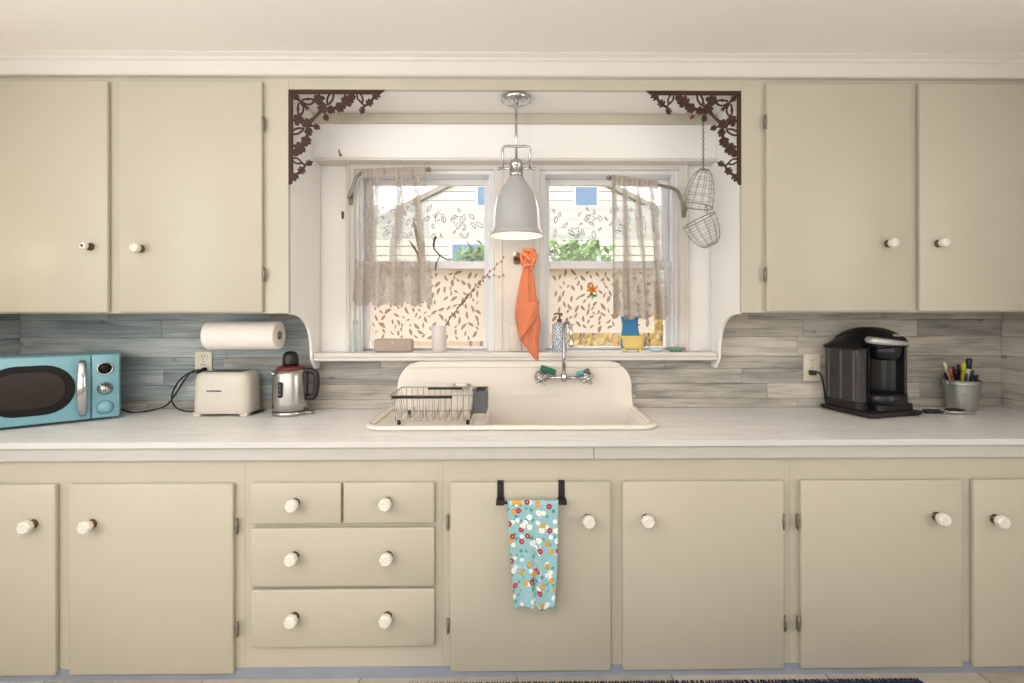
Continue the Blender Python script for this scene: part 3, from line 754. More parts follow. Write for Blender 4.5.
# small clear soap dish behind the rack
root = empty('soap_dish', (pX(461, -.12), SYB, pZ(461, 388, -.1)), 'small clear soap dish stuck to the sink back behind the rack', 'soap dish')
b = MB()
b.prism(rrect(-.045, .045, 0, .02, .008, 4), 'cglass', 'y', -.004, 0); b.box(-.045, .045, -.05, -.004, 0, .005, 'cglass', .002)
b.box(-.045, .045, -.05, -.046, .004, .016, 'cglass', .001); b.build('tray', root)
b = MB(); b.box(-.028, .028, -.04, -.012, .005, .024, 'ceramic', .008, 3); b.build('soap_bar', root)

# ------------------------------------------------------------------ outlets
def outlet(px0, px1, py0, py1, label, Y=-.017):
    a, c_ = at(px0, py1, Y), at(px1, py0, Y); w_, h = (c_.x-a.x), (c_.z-a.z)
    root = empty('wall_outlet', ((a.x+c_.x)/2, Y, (a.z+c_.z)/2), label, 'outlet')
    MB().box(-w_/2, w_/2, -.006, 0, -h/2, h/2, 'outlet', .0025, 2).build('cover_plate', root)
    for s in (1, -1):
        b = MB(); b.prism(rrect(-w_*.24, w_*.24, s*h*.22-h*.13, s*h*.22+h*.13, .008, 4), 'outlet', 'y', -.0085, -.005, .001, 1)
        for dx in (-.0065, .0065): b.box(dx-.0014, dx+.0014, -.0092, -.008, s*h*.22, s*h*.22+.010, 'dark')
        b.lathe([(.0026, -.0092), (.0026, -.008)], 'dark', (0, 0, s*h*.22-.009), 'y', 8); b.build('socket', root)
    MB().lathe([(.003, -.0075), (.003, -.005)], 'dsteel', (0, 0, 0), 'y', 8).build('screw', root)
    return root
outlet(195.5, 212.5, 351, 371, 'cream wall outlet below the paper towel roll')
outlet(803, 819.5, 354, 381, 'cream wall outlet beside the black coffee maker')
# blank plate on the mullion behind the orange towel
a = at(509, 351, -.03); c_ = at(521, 326, -.03)
b = MB(); b.box(a.x, c_.x, -.034, -.0275, max(a.z, 1.209), c_.z, 'outlet', .002, 2); b.build('blank_cover_plate', label='blank cream cover plate on the mullion behind the orange towel', cat='cover plate')

# ------------------------------------------------------------------ microwave
mwC = Vector((-1.837, -.217, WT)); mrz = math.radians(37)
root = empty('microwave', (mwC.x, mwC.y, WT), 'teal retro microwave oven on the worktop near the left wall', 'microwave', mrz)
# local frame: x from -W (left) to 0 (right front corner), y 0 front -> depth, z 0..h
W_, Dp, Hh = .47, .235, .302
MB().box(-W_, 0, .012, Dp, .010, Hh, 'teal', .014, 3).build('housing', root)
for x in (-.045, -W_+.045):
    for y in (.05, Dp-.04): MB().lathe([(.012, 0), (.014, .012)], 'black', (x, y, 0), 'z', 12).build('foot', root)
d = MB().box(-W_+.001, -.101, -.014, .0115, .012, Hh-.002, 'teal', .006, 3).build('door', root)
wx0, wx1, wz0, wz1 = -W_+.03, -.152, .05, .264
b = MB(); st = rrect(wx0, wx1, wz0, wz1, .105, 12); b.prism(st, 'rim', 'y', -.0165, -.013, .001, 1); b.build('window_surround', d)
b = MB(); b.prism(rrect(wx0+.03, wx1-.032, wz0+.03, wz1-.028, .075, 12), 'dglass', 'y', -.0185, -.0155, .001, 1); b.build('window_glass', d)
b = MB(); hxm = -.129; hz0, hz1 = .03, .277
pts = [(hxm, -.014 - .030*math.sin(PI*k/16)**.6, hz0+(hz1-hz0)*k/16) for k in range(17)]
b.tube(pts, [.011 + .007*math.sin(PI*k/16) for k in range(17)], 'chrome', 14, flat=.42); b.build('handle', d, label='curved chrome handle')
pn = MB().box(-.099, -.001, -.014, .0115, .012, Hh-.002, 'teal', .006, 3).build('control_panel', root)
cx = -.052
b = MB(); b.lathe([(.030, -.013), (.030, -.019), (.025, -.021), (.025, -.017)], 'chrome', (cx, 0, .236), 'y', 24); b.lathe([(.025, -.016), (.025, -.019), (.001, -.0205)], 'rim', (cx, 0, .236), 'y', 24); b.build('clock_display', pn, label='round black clock display')
b = MB(); b.lathe([(.029, -.013), (.029, -.018), (.022, -.022), (.019, -.038), (.001, -.041)], 'chrome', (cx, 0, .145), 'y', 24); b.tube([(cx, -.041, .132), (cx, -.043, .160)], .004, 'chrome', 8); b.build('dial', pn, label='chrome dial')
b = MB(); b.lathe([(.030, -.013), (.030, -.0155), (.027, -.0165), (.027, -.020), (.001, -.022)], 'tealdark', (cx, 0, .06), 'y', 24); b.lathe([(.032, -.0145), (.0305, -.0165)], 'graph', (cx, 0, .06), 'y', 24, cap=False); b.build('open_button', pn, label='teal open button with a dark ring')
# power cord along the worktop up to the outlet (world coordinates -> local)
inv = (Matrix.Translation(Vector((mwC.x, mwC.y, WT))) @ Matrix.Rotation(mrz, 4, 'Z')).inverted()
def wp(px, py, Y, dz=0): v = at(px, py, Y); v.z += dz; return v
oz = at(203, 369, -.06)
cord = [Vector((-1.93, -.10, WT+.02)), wp(133, 412, -.1), wp(150, 410, -.08), wp(166, 405, -.06), wp(177, 391, -.05), wp(186, 377, -.055), wp(193, 370.5, -.06), wp(204, 369, -.055)]
b = MB(); b.tube([inv @ p for p in spline(cord, 6)], .0042, 'black', 8); q = inv @ at(204, 369, -.045); b.ball(q, .014, 'black', (1, 1, .8), 10); b.build('power_cord', root)

# ------------------------------------------------------------------ toaster
tx0, tx1 = at(189.5, 416, -.205).x, at(247.5, 416, -.205).x
root = empty('toaster', ((tx0+tx1)/2, -.13, WT), 'cream two-slot toaster beside the steel kettle', 'toaster')
tw = (tx1-tx0)/2; th = .207; td = .072
b = MB(); rings = []
bm_ = bmesh.new()
for z, ins in ((.013, .004), (.018, 0), (.06, .001), (.12, .003), (.165, .005), (.185, .008), (.197, .013), (.204, .021), (.207, .032)):
    rings.append([bm_.verts.new((x_, y_, z)) for x_, y_ in rrect(-tw+ins, tw-ins, -td+ins*.8, td-ins*.8, .042-min(ins*.4, .012), 7)])
for A_, B_ in zip(rings, rings[1:]):
    for k in range(len(A_)): bm_.faces.new([A_[k], A_[(k+1) % len(A_)], B_[(k+1) % len(A_)], B_[k]])
bm_.faces.new(rings[-1]); bm_.faces.new(rings[0]); bmesh.ops.recalc_face_normals(bm_, faces=bm_.faces)
b.merge(bm_, 'applwhite', None, True)
b.build('body', root)
for sx in (-1, 1):
    for sy in (-1, 1):
        f_ = MB(); f_.prism([(sx*(tw-.008), .001), (sx*(tw-.04), .001), (sx*(tw-.052), .018), (sx*(tw-.006), .018)], 'applwhite', 'y', sy*(td-.034), sy*(td-.006), .003, 2); f_.build('foot', root)
for y in (-.028, .022):
    MB().box(-tw+.05, tw-.05, y-.013, y+.013, th-.004, th+.0012, 'dark', .001).build('slot', root)
b = MB(); b.box(-tw-.014, -tw+.004, -.012, .012, .135, .15, 'applwhite', .004, 2); b.build('lever', root)
b = MB(); b.box(tw-.045, tw+.012, -td+.035, td-.012, .004, .0085, 'dsteel', .002); b.build('crumb_tray', root)
b = MB()
x = -.058   # small dark brand-like mark, too worn to read
for wd, hh in ((.006, .0062), (.0042, .0055), (.0052, .0062), (.0042, .0055), (.0052, .0058), (.0066, .0064), (.0048, .0056), (.0044, .0046)):
    wd *= 1.75; b.box(x, x+wd*.72, -td-.0006, -td+.001, .118, .118+hh*1.15, 'graph'); x += wd
b.build('front_mark', root)
cord = [Vector((tx0-.004, -.11, WT+.014)), wp(187, 411, -.09), wp(176, 407, -.075), wp(171.5, 397, -.06), wp(177, 383, -.055), wp(188, 373, -.06), wp(198, 371.5, -.055)]
cord[1].z = WT+.005
b = MB(); b.tube([p - root.location for p in spline(cord, 6)], .0038, 'black', 8); b.ball(at(199, 371, -.045) - root.location, .013, 'black', (1, 1, .8), 10); b.build('power_cord', root)

# ------------------------------------------------------------------ kettle
kc = at(290.5, 400, -.135); 
root = empty('kettle', (kc.x, -.135, WT), 'stainless steel electric kettle with black handle and lid knob', 'kettle')
b = MB(); b.lathe([(.079, 0), (.081, .003), (.081, .017), (.079, .020)], 'steel', (0, 0, 0), 'z', 36); b.lathe([(.079, .0195), (.079, .0235)], 'black', (0, 0, 0), 'z', 36)
b.prism([(.06, -.024), (.108, -.016), (.114, 0), (.108, .016), (.06, .024)], 'steel', 'z', .003, .016, .003, 1); b.build('power_base', root)
b = MB(); b.lathe([(.078, .0235), (.081, .026), (.081, .06), (.080, .13), (.076, .19), (.069, .213), (.06, .216)], 'steel', (0, 0, 0), 'z', 40); b.build('body', root)
b = MB(); b.lathe([(.062, .214), (.063, .222), (.056, .229), (.04, .234)], 'maroon', (0, 0, 0), 'z', 32); lid = b.build('lid', root, label='maroon lid collar')
b = MB(); b.lathe([(.036, .232), (.036, .252), (.033, .282), (.026, .297), (.012, .302), (.001, .303)], 'black', (0, 0, 0), 'z', 16); b.build('lid_knob', lid, label='black lid knob')
b = MB(); hp = [(.060, 0, .200), (.085, 0, .208), (.112, 0, .202), (.124, 0, .18), (.124, 0, .13), (.116, 0, .09), (.1, 0, .078), (.08, 0, .082)]
b.tube(spline(hp, 5), .0115, 'black', 10, flat=1.25); b.box(.066, .083, -.013, .013, .078, .2, 'black', .004, 2); b.build('handle', root, label='black loop handle')
g = Matrix.Rotation(math.radians(-122), 4, 'Z')
b = MB(); b.prism(rrect(-.011, .011, .09, .165, .01, 5), 'black', 'y', -.088, -.06, .002, 1, mtx=Matrix.Rotation(math.radians(-8), 4, 'Z'))
for zz in (.108, .128, .148): b.ball((0, -.0885, zz), .005, 'cglass', (1, .4, 1), 8, Matrix.Rotation(math.radians(-8), 4, 'Z'))
b.build('water_gauge', root)
b = MB(); b.prism([(-.062, .196), (-.092, .206), (-.07, .176)], 'steel', 'y', -.018, .018, .004, 2); b.build('spout', root)

# ------------------------------------------------------------------ paper towel roll on its rod
pr_ = at(243, 335, -.2); r = .066
xa, xb = at(202, 335, -.2-.05).x, at(279.5, 335, -.2).x; zc = pZ(240, 335, -.2)
root = empty('paper_towel_holder', (xa, -.2, zc), 'slim rod holder carrying the paper towel roll under the wall cabinet', 'holder')
b = MB(); b.tube([(xa-.012, -.2, zc), (xb+.002, -.2, zc)], .006, 'dsteel', 10); b.build('rod', root)
b = MB(); b.tube([(xa-.010, -.2, zc), (xa-.010, -.10, zc+.002), (xa-.010, -.016, zc)], .005, 'dsteel', 8); b.lathe([(.02, -.0165), (.02, -.022)], 'dsteel', (xa-.010, 0, zc), 'y', 14); b.build('wall_arm', root)
rel(root)
root = empty('paper_towel_roll', ((xa+xb)/2, -.2, zc), 'white paper towel roll hanging below the wall cabinet', 'paper towel')
hw = (xb-xa)/2
b = MB(); b.lathe([(.021, hw), (r-.006, hw), (r-.001, hw-.002), (r, hw-.006), (r, -hw+.006), (r-.001, -hw+.002), (r-.006, -hw), (.021, -hw)], 'paper', (0, 0, 0), 'x', 48, cap=False)
for rr in (.03, .04, .05): b.lathe([(rr, hw+.0003), (rr+.0015, hw+.0003)], 'applwhite', (0, 0, 0), 'x', 40, cap=False)
b.build('paper', root)
b = MB(); b.lathe([(.021, hw+.001), (.021, -hw), (.019, -hw), (.019, hw+.001), (.021, hw+.001)], 'card', (0, 0, 0), 'x', 28, cap=False); b.build('core', root)

# ------------------------------------------------------------------ coffee maker on its tray
rz = math.radians(14.5)
ctr = Vector((1.612 + .15*math.cos(rz) - .1425*math.sin(rz), -.306 + .15*math.sin(rz) + .1425*math.cos(rz), WT))
root = empty('pod_tray', ctr, 'flat black tray under the coffee maker', 'tray', rz)
b = MB(); b.box(-.156, .156, -.1425, .128, .006, .024, 'mblack', .004, 2); b.build('top_plate', root)
b = MB(); b.box(-.125, .125, -.136, .1, .002, .006, 'mblack'); b.box(.09, .12, -.158, -.140, .006, .018, 'mblack', .004, 2)
b.build('drawer', root)
for x in (-.12, .12):
    for y in (-.11, .10): MB().lathe([(.01, 0), (.011, .0065)], 'black', (x, y, 0), 'z', 10).build('foot', root)
base = ctr + Vector((0, 0, .024))
root = empty('coffee_maker', base, 'black single-cup coffee maker with smoky water tank and silver handle', 'coffee maker', rz); root.scale = (1.05, 1.05, 1.0)
# local: x -.12 .. .12 ; front y -.11 ; z 0..0.38
def smoothbox(): pass
b = MB(); b.prism(rrect(-.062, .139, -.115, .12, .03, 5), 'black', 'z', 0, .03, .003, 1)
b.build('base', root)
# rear column with concave brewing recess
b = MB(); prof = [(-.062, .12), (.128, .12), (.139, .0), (.139, -.075), (.133, -.08), (.127, -.072)] + [(.030+.095*math.cos(math.radians(a)), -.05+.055*math.sin(math.radians(a))) for a in range(0, 181, 15)] + [(-.062, -.06)]
b.prism(prof, 'black', 'z', .03, .31, .003, 1); b.build('column', root)
b = MB(); 
b.lathe([(.072, 0), (.075, .004), (.075, .04), (.07, .046), (.066, .043), (.001, .043)], 'black', (.034, -.06, .03), 'z', 32, sx=1.26, sy=.9)
for k in range(-5, 6): b.box(.025+k*.011-.0015, .025+k*.011+.0015, -.1, -.01, .0725, .0755, 'mblack')
b.build('drip_tray', root)
# brew head, rounded dome lid
b = MB(); b.lathe([(.02, .232), (.044, .235), (.056, .246), (.063, .27), (.066, .315)], 'black', (.034, -.05, 0), 'z', 28); b.build('brew_head', root)
def lid_fn(u, v):
    x = -.070 + .178*u; y = -.112 + .24*v
    prof_ = math.sin(PI*min(1, max(0, .06+.88*v)))**.45; px_ = (1-abs(2*u-1)**3.2)**.5
    return Vector((x, y, .305 if v in (0, 1) else .308 + .083*prof_*px_))
b = MB(); b.grid(lid_fn, 28, 28, 'black', uvs=False)
b.prism(rrect(-.070, .108, -.112, .128, .012, 3), 'black', 'z', .3, .309); lid = b.build('lid', root)
# silver handle band that wraps the front of the lid
b = MB(); pts = [(-.084, -.07, .333), (-.088, -.10, .331), (-.062, -.119, .327), (-.015, -.125, .322), (.035, -.125, .318), (.085, -.116, .315), (.106, -.085, .315)]
b.tube(spline(pts, 5), [.016]*11+[.016-.0005*i for i in range(20)], 'pale', 10, flat=1.0); b.build('handle', lid, label='silver lift handle')
mt = Matrix.Translation((.044, -.1105, .3545)) @ Matrix.Rotation(math.radians(64), 4, 'X')
text_mesh('lettering', 'KEURIG', .02, 'applwhite', lid, mt)
# water tank on the left side
b = MB(); tank = rrect(-.125, -.066, -.06, .125, .024, 5); b.prism(tank, 'smoke', 'z', .034, .285, .003, 1)
b.build('water_tank', root, label='smoky clear water tank')
tk = [o for o in root.children if o.name.startswith('water_tank')][0]
b = MB(); b.prism(rrect(-.119, -.07, -.054, .118, .02, 4), 'dglass', 'z', .04, .165); b.build('water', tk)
b = MB()
for y in (-.035, .03, .095): b.box(-.1285, -.124, y-.006, y+.006, .04, .28, 'graph', .002)
b.build('rib', tk)
b = MB(); b.prism(rrect(-.128, -.064, -.064, .128, .026, 5), 'mblack', 'z', 0, .034, .002, 1); b.build('tank_base', root)
def tl(u, v):
    x = -.127 + .062*u; y = -.064 + .19*v; return Vector((x, y, .288 + .062*(u**.6)*(math.sin(PI*(.08+.86*v))**.5)))
b = MB(); b.grid(tl, 10, 18, 'black', uvs=False); b.prism(rrect(-.128, -.064, -.064, .128, .02, 4), 'black', 'z', .284, .292); b.build('tank_lid', root)
inv = (Matrix.Translation(base) @ Matrix.Rotation(rz, 4, 'Z') @ Matrix.Diagonal((1.05, 1.05, 1, 1))).inverted()
cord = [wp(812, 373, -.045), wp(819, 373, -.07), wp(822.5, 380, -.075), wp(824.5, 392, -.06), wp(825.5, 400, -.05), wp(828, 404, -.045), wp(832, 402, -.045)]
b = MB(); b.tube([inv @ p for p in spline(cord, 6)], .0045, 'black', 8); b.box(-.012, .012, -.02, .012, -.012, .012, 'black', .004, 2, Matrix.Translation(inv @ at(812, 373, -.04)) @ Matrix.Rotation(-rz, 4, 'Z')); b.build('power_cord', root)

# ------------------------------------------------------------------ bucket of pens and the can opener
BY = -.098; bc = at(961.5, 400, BY); bx = bc.x
root = empty('pen_bucket', (bx, BY, WT), 'small galvanised grey-green bucket holding pens', 'bucket')
b = MB(); prof = [(.001, .002), (.056, .0), (.058, .004)]
hB = .148
for k in range(1, 25):
    t = k/24; rr = .058 + .018*t
    if .62 < t < .9: rr += .0026*math.sin((t-.62)/.28*2*PI*3.5)
    prof.append((rr, .004+(hB-.004)*t))
prof += [(.078, hB+.002), (.0745, hB+.002), (.056, .008), (.001, .006)]
b.lathe(prof, 'bucket', (0, 0, 0), 'z', 40, cap=False); b.build('pail', root)
b = MB(); b.lathe([(.008, -.004), (.010, 0), (.008, .004)], 'bucket', (-.077, 0, hB-.012), 'x', 12); b.build('handle_lug', root)
b = MB(); b.lathe([(.008, -.004), (.010, 0), (.008, .004)], 'bucket', (.077, 0, hB-.012), 'x', 12); b.build('handle_lug', root)
def pen(px, pytop, y, body, label, name='pen', r=.0055, tip=None, lean=None, cat='pen', group=None):
    y = BY + (y+.115)*.9; top = at(px, pytop, y); bot = Vector((bx + (top.x-bx)*.2, BY + (y-BY)*.2, WT+.012))
    ax = (top-bot); L = ax.length; q = Vector((0, 0, 1)).rotation_difference(ax)
    root = empty(name, bot, label, cat, group=group); root.rotation_mode = 'QUATERNION'; root.rotation_quaternion = q
    b = MB(); b.lathe([(.001, 0), (r*.7, .006), (r, .02), (r, L-.05)], body, (0, 0, 0), 'z', 10); b.build('barrel', root)
    b = MB(); b.lathe([(r*1.12, L-.052), (r*1.15, L-.01), (r*.8, L), (.001, L)], tip or body, (0, 0, 0), 'z', 10)
    b.box(r*.9, r*.9+.003, -.0018, .0018, L-.045, L-.006, tip or body, .0005); b.build('cap', root)
    return root
M['penblue'] = mat('navy_pen', '#20254f', .3); M['penyel'] = mat('yellow_marker', '#c6c425', .3); M['penor'] = mat('orange_pen', '#a35a2e', .4); M['penpur'] = mat('purple_pen', '#4a3c68', .35); M['penwh'] = mat('pale_pen', '#d5cdbd', .35); M['pengr'] = mat('slate_blue_pen', '#43607a', .35)
G = 'pens in the galvanised bucket'
pen(944, 363, -.10, 'penwh', 'pale cream pen leaning at the bucket edge nearest the can opener handle', r=.0065, group=G)
pen(949.5, 368.5, -.12, 'penor', 'orange-brown pen standing next to the pale cream pen in the bucket', r=.007, group=G)
pen(953, 367, -.09, 'penpur', 'purple pen behind the orange-brown pen in the bucket', group=G)
pen(958, 365, -.12, 'black', 'slim black pen standing just beside the yellow marker', r=.0065, group=G)
pen(963.5, 363, -.11, 'penyel', 'bright yellow marker standing in the pen bucket', 'marker', r=.0092, cat='marker', group=G)
pen(969.5, 359, -.115, 'penwh', 'tall marker with a fat navy cap, tallest in the bucket', 'marker', r=.0115, tip='penblue', cat='marker', group=G)
pen(972.8, 371, -.14, 'penblue', 'short navy pen just right of the tall navy-capped marker', group=G)
pen(974.8, 376, -.08, 'pengr', 'slate blue pen leaning low over the bucket rim', r=.009, group=G)
pen(977.5, 375.5, -.12, 'black', 'black pen leaning outermost toward the right wall', r=.007, group=G)
pen(945, 373.5, -.10, 'black', 'stubby black pen leaning lowest beneath the pale cream pen', r=.007, group=G)
pen(955.5, 370, -.14, 'black', 'black pen at the front of the bucket before the purple pen', r=.0065, group=G)
pen(966.5, 374, -.14, 'penpur', 'short purple pen at the front rim beneath the yellow marker', r=.006, group=G)
root = empty('can_opener', (at(948, 410, -.19).x, -.19, WT), 'can opener with black handles lying in front of the pen bucket', 'can opener', math.radians(-8))
for dy, nm in ((-.008, 0), (.012, 1)):
    b = MB()
    if nm == 0: b.tube(spline([(-.115, dy, .012), (-.08, dy-.004, .013), (-.03, dy, .012)], 5), [.010]+[.0125]*8+[.009]*2, 'black', 10, flat=.8)
    else: b.tube(spline([(0, dy+.006, .016), (.04, dy+.012, .018), (.085, dy-.004, .014)], 5), [.006]+[.0085]*8+[.005]*2, 'black', 10, flat=.8)
    b.build('handle', root, label='black handle')
b = MB(); b.prism([(-.04, -.012), (.0, -.014), (.05, -.020), (.112, -.012), (.118, -.002), (.05, -.006), (-.0, .004), (-.04, .004)], 'chrome', 'z', .008, .016, .001, 1); b.build('jaw', root)
b = MB(); b.lathe([(.011, 0), (.011, .004), (.004, .005), (.004, .018)], 'steel', (-.028, -.012, .002), 'z', 14); b.box(-.045, -.012, -.015, -.009, .010, .020, 'steel', .003, 2); b.build('turning_key', root)

# ------------------------------------------------------------------ pendant lamp
pc = at(516.5, 236, -.28); lx = pc.x; ly = -.28; zr_ = pZ(516, 235, ly)
root = empty('pendant_lamp', (lx, ly, 2.384), 'grey enamel bell pendant lamp hanging in front of the window', 'lamp')
b = MB(); b.lathe([(.066, 0), (.068, -.004), (.066, -.018), (.05, -.027), (.02, -.031), (.009, -.04), (.009, -.046)], 'chrome', (0, 0, 0), 'z', 32)
for a in (-1.2, -1.95): b.ball((.055*math.cos(a), .055*math.sin(a), -.0235), .006, 'dsteel', seg=8)
b.build('canopy', root)
z0 = pZ(516, 160, ly)-2.384
b = MB(); b.tube([(0, 0, -.04), (0, 0, z0)], .0062, 'chrome', 10); b.build('rod', root)
def zl(py): return pZ(516, py, ly) - 2.384
b = MB(); hb = zl(168.5); 
yk = [(-.062, 0, hb), (-.062, 0, zl(150))] + [(-.062+.018*(1-math.cos(a)), 0, zl(150)+.018*math.sin(a)) for a in (.5, 1.0, 1.57)] + [(0, 0, zl(146.5))] + [(.062-.018*(1-math.cos(a)), 0, zl(150)+.018*math.sin(a)) for a in (1.57, 1.0, .5)] + [(.062, 0, zl(150)), (.062, 0, hb)]
b.tube(yk, .0062, 'chrome', 8)
b.tube([(-.078, 0, hb), (.078, 0, hb)], .0055, 'chrome', 8); b.ball((-.08, 0, hb), .009, 'chrome', seg=10); b.ball((.08, 0, hb), .009, 'chrome', seg=10)
b.build('yoke', root)
b = MB(); b.lathe([(.012, zl(159)), (.03, zl(161)), (.032, zl(166)), (.028, zl(167)), (.028, zl(172)), (.034, zl(173)), (.034, zl(176)), (.03, zl(177))], 'chrome', (0, 0, 0), 'z', 24)
for k in range(10):
    a = k*2*PI/10; b.box(-.003, .003, .026, .031, zl(172), zl(167), 'dsteel', .001, mtx=Matrix.Rotation(a, 4, 'Z'))
b.build('socket', root)
pf = [(.024, 176), (.036, 178), (.040, 180), (.045, 182), (.062, 187), (.078, 193), (.092, 201), (.1015, 210), (.107, 220), (.110, 229), (.112, 230), (.120, 231.5), (.121, 236)]
out = [(r_, zl(p_)) for r_, p_ in pf]; inn = [(r_-.003, z_) for r_, z_ in out][::-1]
b = MB(); b.lathe(out + [(.1185, zl(236))], 'shade', (0, 0, 0), 'z', 48, cap=False); b.lathe(inn[0:], 'shadein', (0, 0, 0), 'z', 48, cap=False); b.build('shade', root)
b = MB(); b.lathe([(.012, zl(190)), (.014, zl(196)), (.028, zl(205)), (.030, zl(212)), (.022, zl(219)), (.001, zl(222))], 'bulb', (0, 0, 0), 'z', 20); b.build('bulb', root)
L = bpy.data.lights.new('pendant_light', 'POINT'); L.energy = 1.2; L.color = (1, .84, .62); L.shadow_soft_size = .04
lo = bpy.data.objects.new('pendant_light', L); COL.objects.link(lo); lo.location = (lx, ly, pZ(516, 226, ly))
L = bpy.data.lights.new('assumed_side_light', 'POINT'); L.energy = 2.2; L.color = (1, .8, .5); L.shadow_soft_size = .08  # assumed warm source left of the view, bare light with no lamp built
lo = bpy.data.objects.new('assumed_side_light', L); COL.objects.link(lo); lo.location = (-2.4, -.8, 1.62)

# ------------------------------------------------------------------ iron corner brackets
def oak(cx, cz, L, W, ang):
    """rounded oak-leaf lobes as overlapping ellipse outlines"""
    out = []; c_, s_ = math.cos(ang), math.sin(ang)
    for t, h, l, w, a in ((0, 0, .52, .15, 0), (.33, 0, .20, .17, 0), (.12, .24, .21, .13, .9), (.12, -.24, .21, .13, -.9), (-.16, .24, .22, .13, 1.05), (-.16, -.24, .22, .13, -1.05)):
        ca, sa = math.cos(a), math.sin(a); pts = []
        for k in range(14):
            q = 2*PI*k/14; ex, ez = l*L*math.cos(q), w*W*1.1*math.sin(q)
            x = t*L + ex*ca - ez*sa; z = h*W + ex*sa + ez*ca
            pts.append((cx+x*c_-z*s_, cz+x*s_+z*c_))
        out.append(pts)
    return out
def bracket(x, z, sg, label):
    """x,z: inner corner of the opening; sg=+1 grows to +X"""
    root = empty('corner_bracket', (x, UY+.006, z), label, 'bracket', group=None)
    u = 1/1490.0    # zoom units -> metres
    y0, y1 = -.0045, .0045
    b = MB(); Lh = .415
    for pts in ([(0, 0), (Lh+.004, 0), (Lh-.008, -.010), (Lh-.02, -.017), (0, -.017)], [(0, -.017), (.017, -.017), (.017, -Lh+.02), (.012, -Lh+.004), (.004, -Lh), (0, -Lh)]):
        b.prism([(sg*px, pz) for px, pz in pts], 'iron', 'y', y0-.001, y1+.001, .0015, 1)
    b.build('frame', root)
    b = MB(); S_ = 1/1490.
    up = [(212, 92, 100, 88, .35), (238, 150, 88, 84, 1.0), (292, 158, 70, 66, -.5), (262, 210, 58, 44, -1.15), (400, 100, 112, 100, .9), (352, 142, 92, 84, .1),
          (432, 74, 62, 58, 1.2), (545, 112, 78, 58, .75), (497, 162, 66, 44, 1.2), (588, 66, 92, 56, .7), (75, 72, 36, 20, -.8), (142, 90, 24, 22, .9)]
    lv = []
    for (px, pz, L_, W_2, a) in up:
        X_, Z_ = (px-20)*S_, -(pz-30)*S_
        lv += oak(X_, Z_, L_*S_*.80, W_2*S_*.86, a)
    for k, pts in enumerate(lv):
        b.prism([(sg*p[0], p[1]) for p in pts], 'iron', 'y', -.004-.0003*(k % 6), .003+.0003*(k % 6))
        b.prism([(sg*-p[1], -p[0]) for p in pts], 'iron', 'y', -.004-.0003*(k % 6), .003+.0003*(k % 6))
    V3 = lambda px, pz: ((px-20)*S_, 0, -(pz-30)*S_)
    vines = [[(30, 40), (75, 80), (105, 115), (140, 160)], [(100, 105), (150, 125), (195, 100)], [(105, 95), (150, 88), (190, 95)], [(150, 230), (205, 195), (225, 150)],
             [(285, 55), (270, 90), (272, 130)], [(310, 55), (305, 90), (280, 125)], [(300, 150), (340, 155), (370, 150)], [(465, 50), (468, 85), (490, 110), (505, 125)], [(480, 50), (500, 80), (500, 110)], [(505, 130), (530, 125), (560, 90)], [(250, 150), (215, 185), (180, 215), (150, 235)], [(265, 215), (255, 185), (240, 150)], [(300, 150), (345, 140), (400, 100)], [(440, 50), (432, 74), (400, 100)], [(497, 165), (510, 140), (545, 112)], [(545, 112), (585, 70), (610, 45)], [(215, 50), (212, 92), (238, 150)]]
    for vn in vines:
        P_ = spline([V3(*q) for q in vn], 5)
        b.tube([(sg*p.x, 0, p.z) for p in P_], .0042, 'iron', 6); b.tube([(sg*-p.z, 0, -p.x) for p in P_], .0042, 'iron', 6)
    b.build('leaf_scroll', root)
    return root
bracket(NL+.0002, 2.3838, 1, 'rusty iron leaf-scroll bracket in the window niche corner over the kettle side')
bracket(NR-.0002, 2.3838, -1, 'rusty iron leaf-scroll bracket above the hanging wire baskets')

# ------------------------------------------------------------------ hanging wire baskets
bY = -.22; hk = at(703.5, 112, bY)
root = empty('hanging_basket', (hk.x, bY, 2.384), 'two-tier wire basket hanging on a chain beside the window', 'hanging basket')
b = MB(); b.tube(spline([(0, 0, 0), (0, 0, -.015), (.008, 0, -.024), (.0, 0, -.033), (-.006, 0, -.028)], 5), .0022, 'brass', 6); b.lathe([(.008, 0), (.008, -.004)], 'brass', (0, 0, 0), 'z', 10); b.build('ceiling_hook', root)
zt_ = -.03; zb_ = pZ(704, 170, bY)-2.384; n = 22; b = MB(); lk = (zt_-zb_)/n
for k in range(n):
    zc_ = zt_-lk*(k+.5); a = (k % 2)*PI/2
    b.tube([(math.cos(a)*.0042*math.cos(q), math.sin(a)*.0042*math.cos(q), zc_+lk*.68*math.sin(q)) for q in [2*PI*j/10 for j in range(10)]], .0013, 'brass', 5, True)
b.build('chain', root)
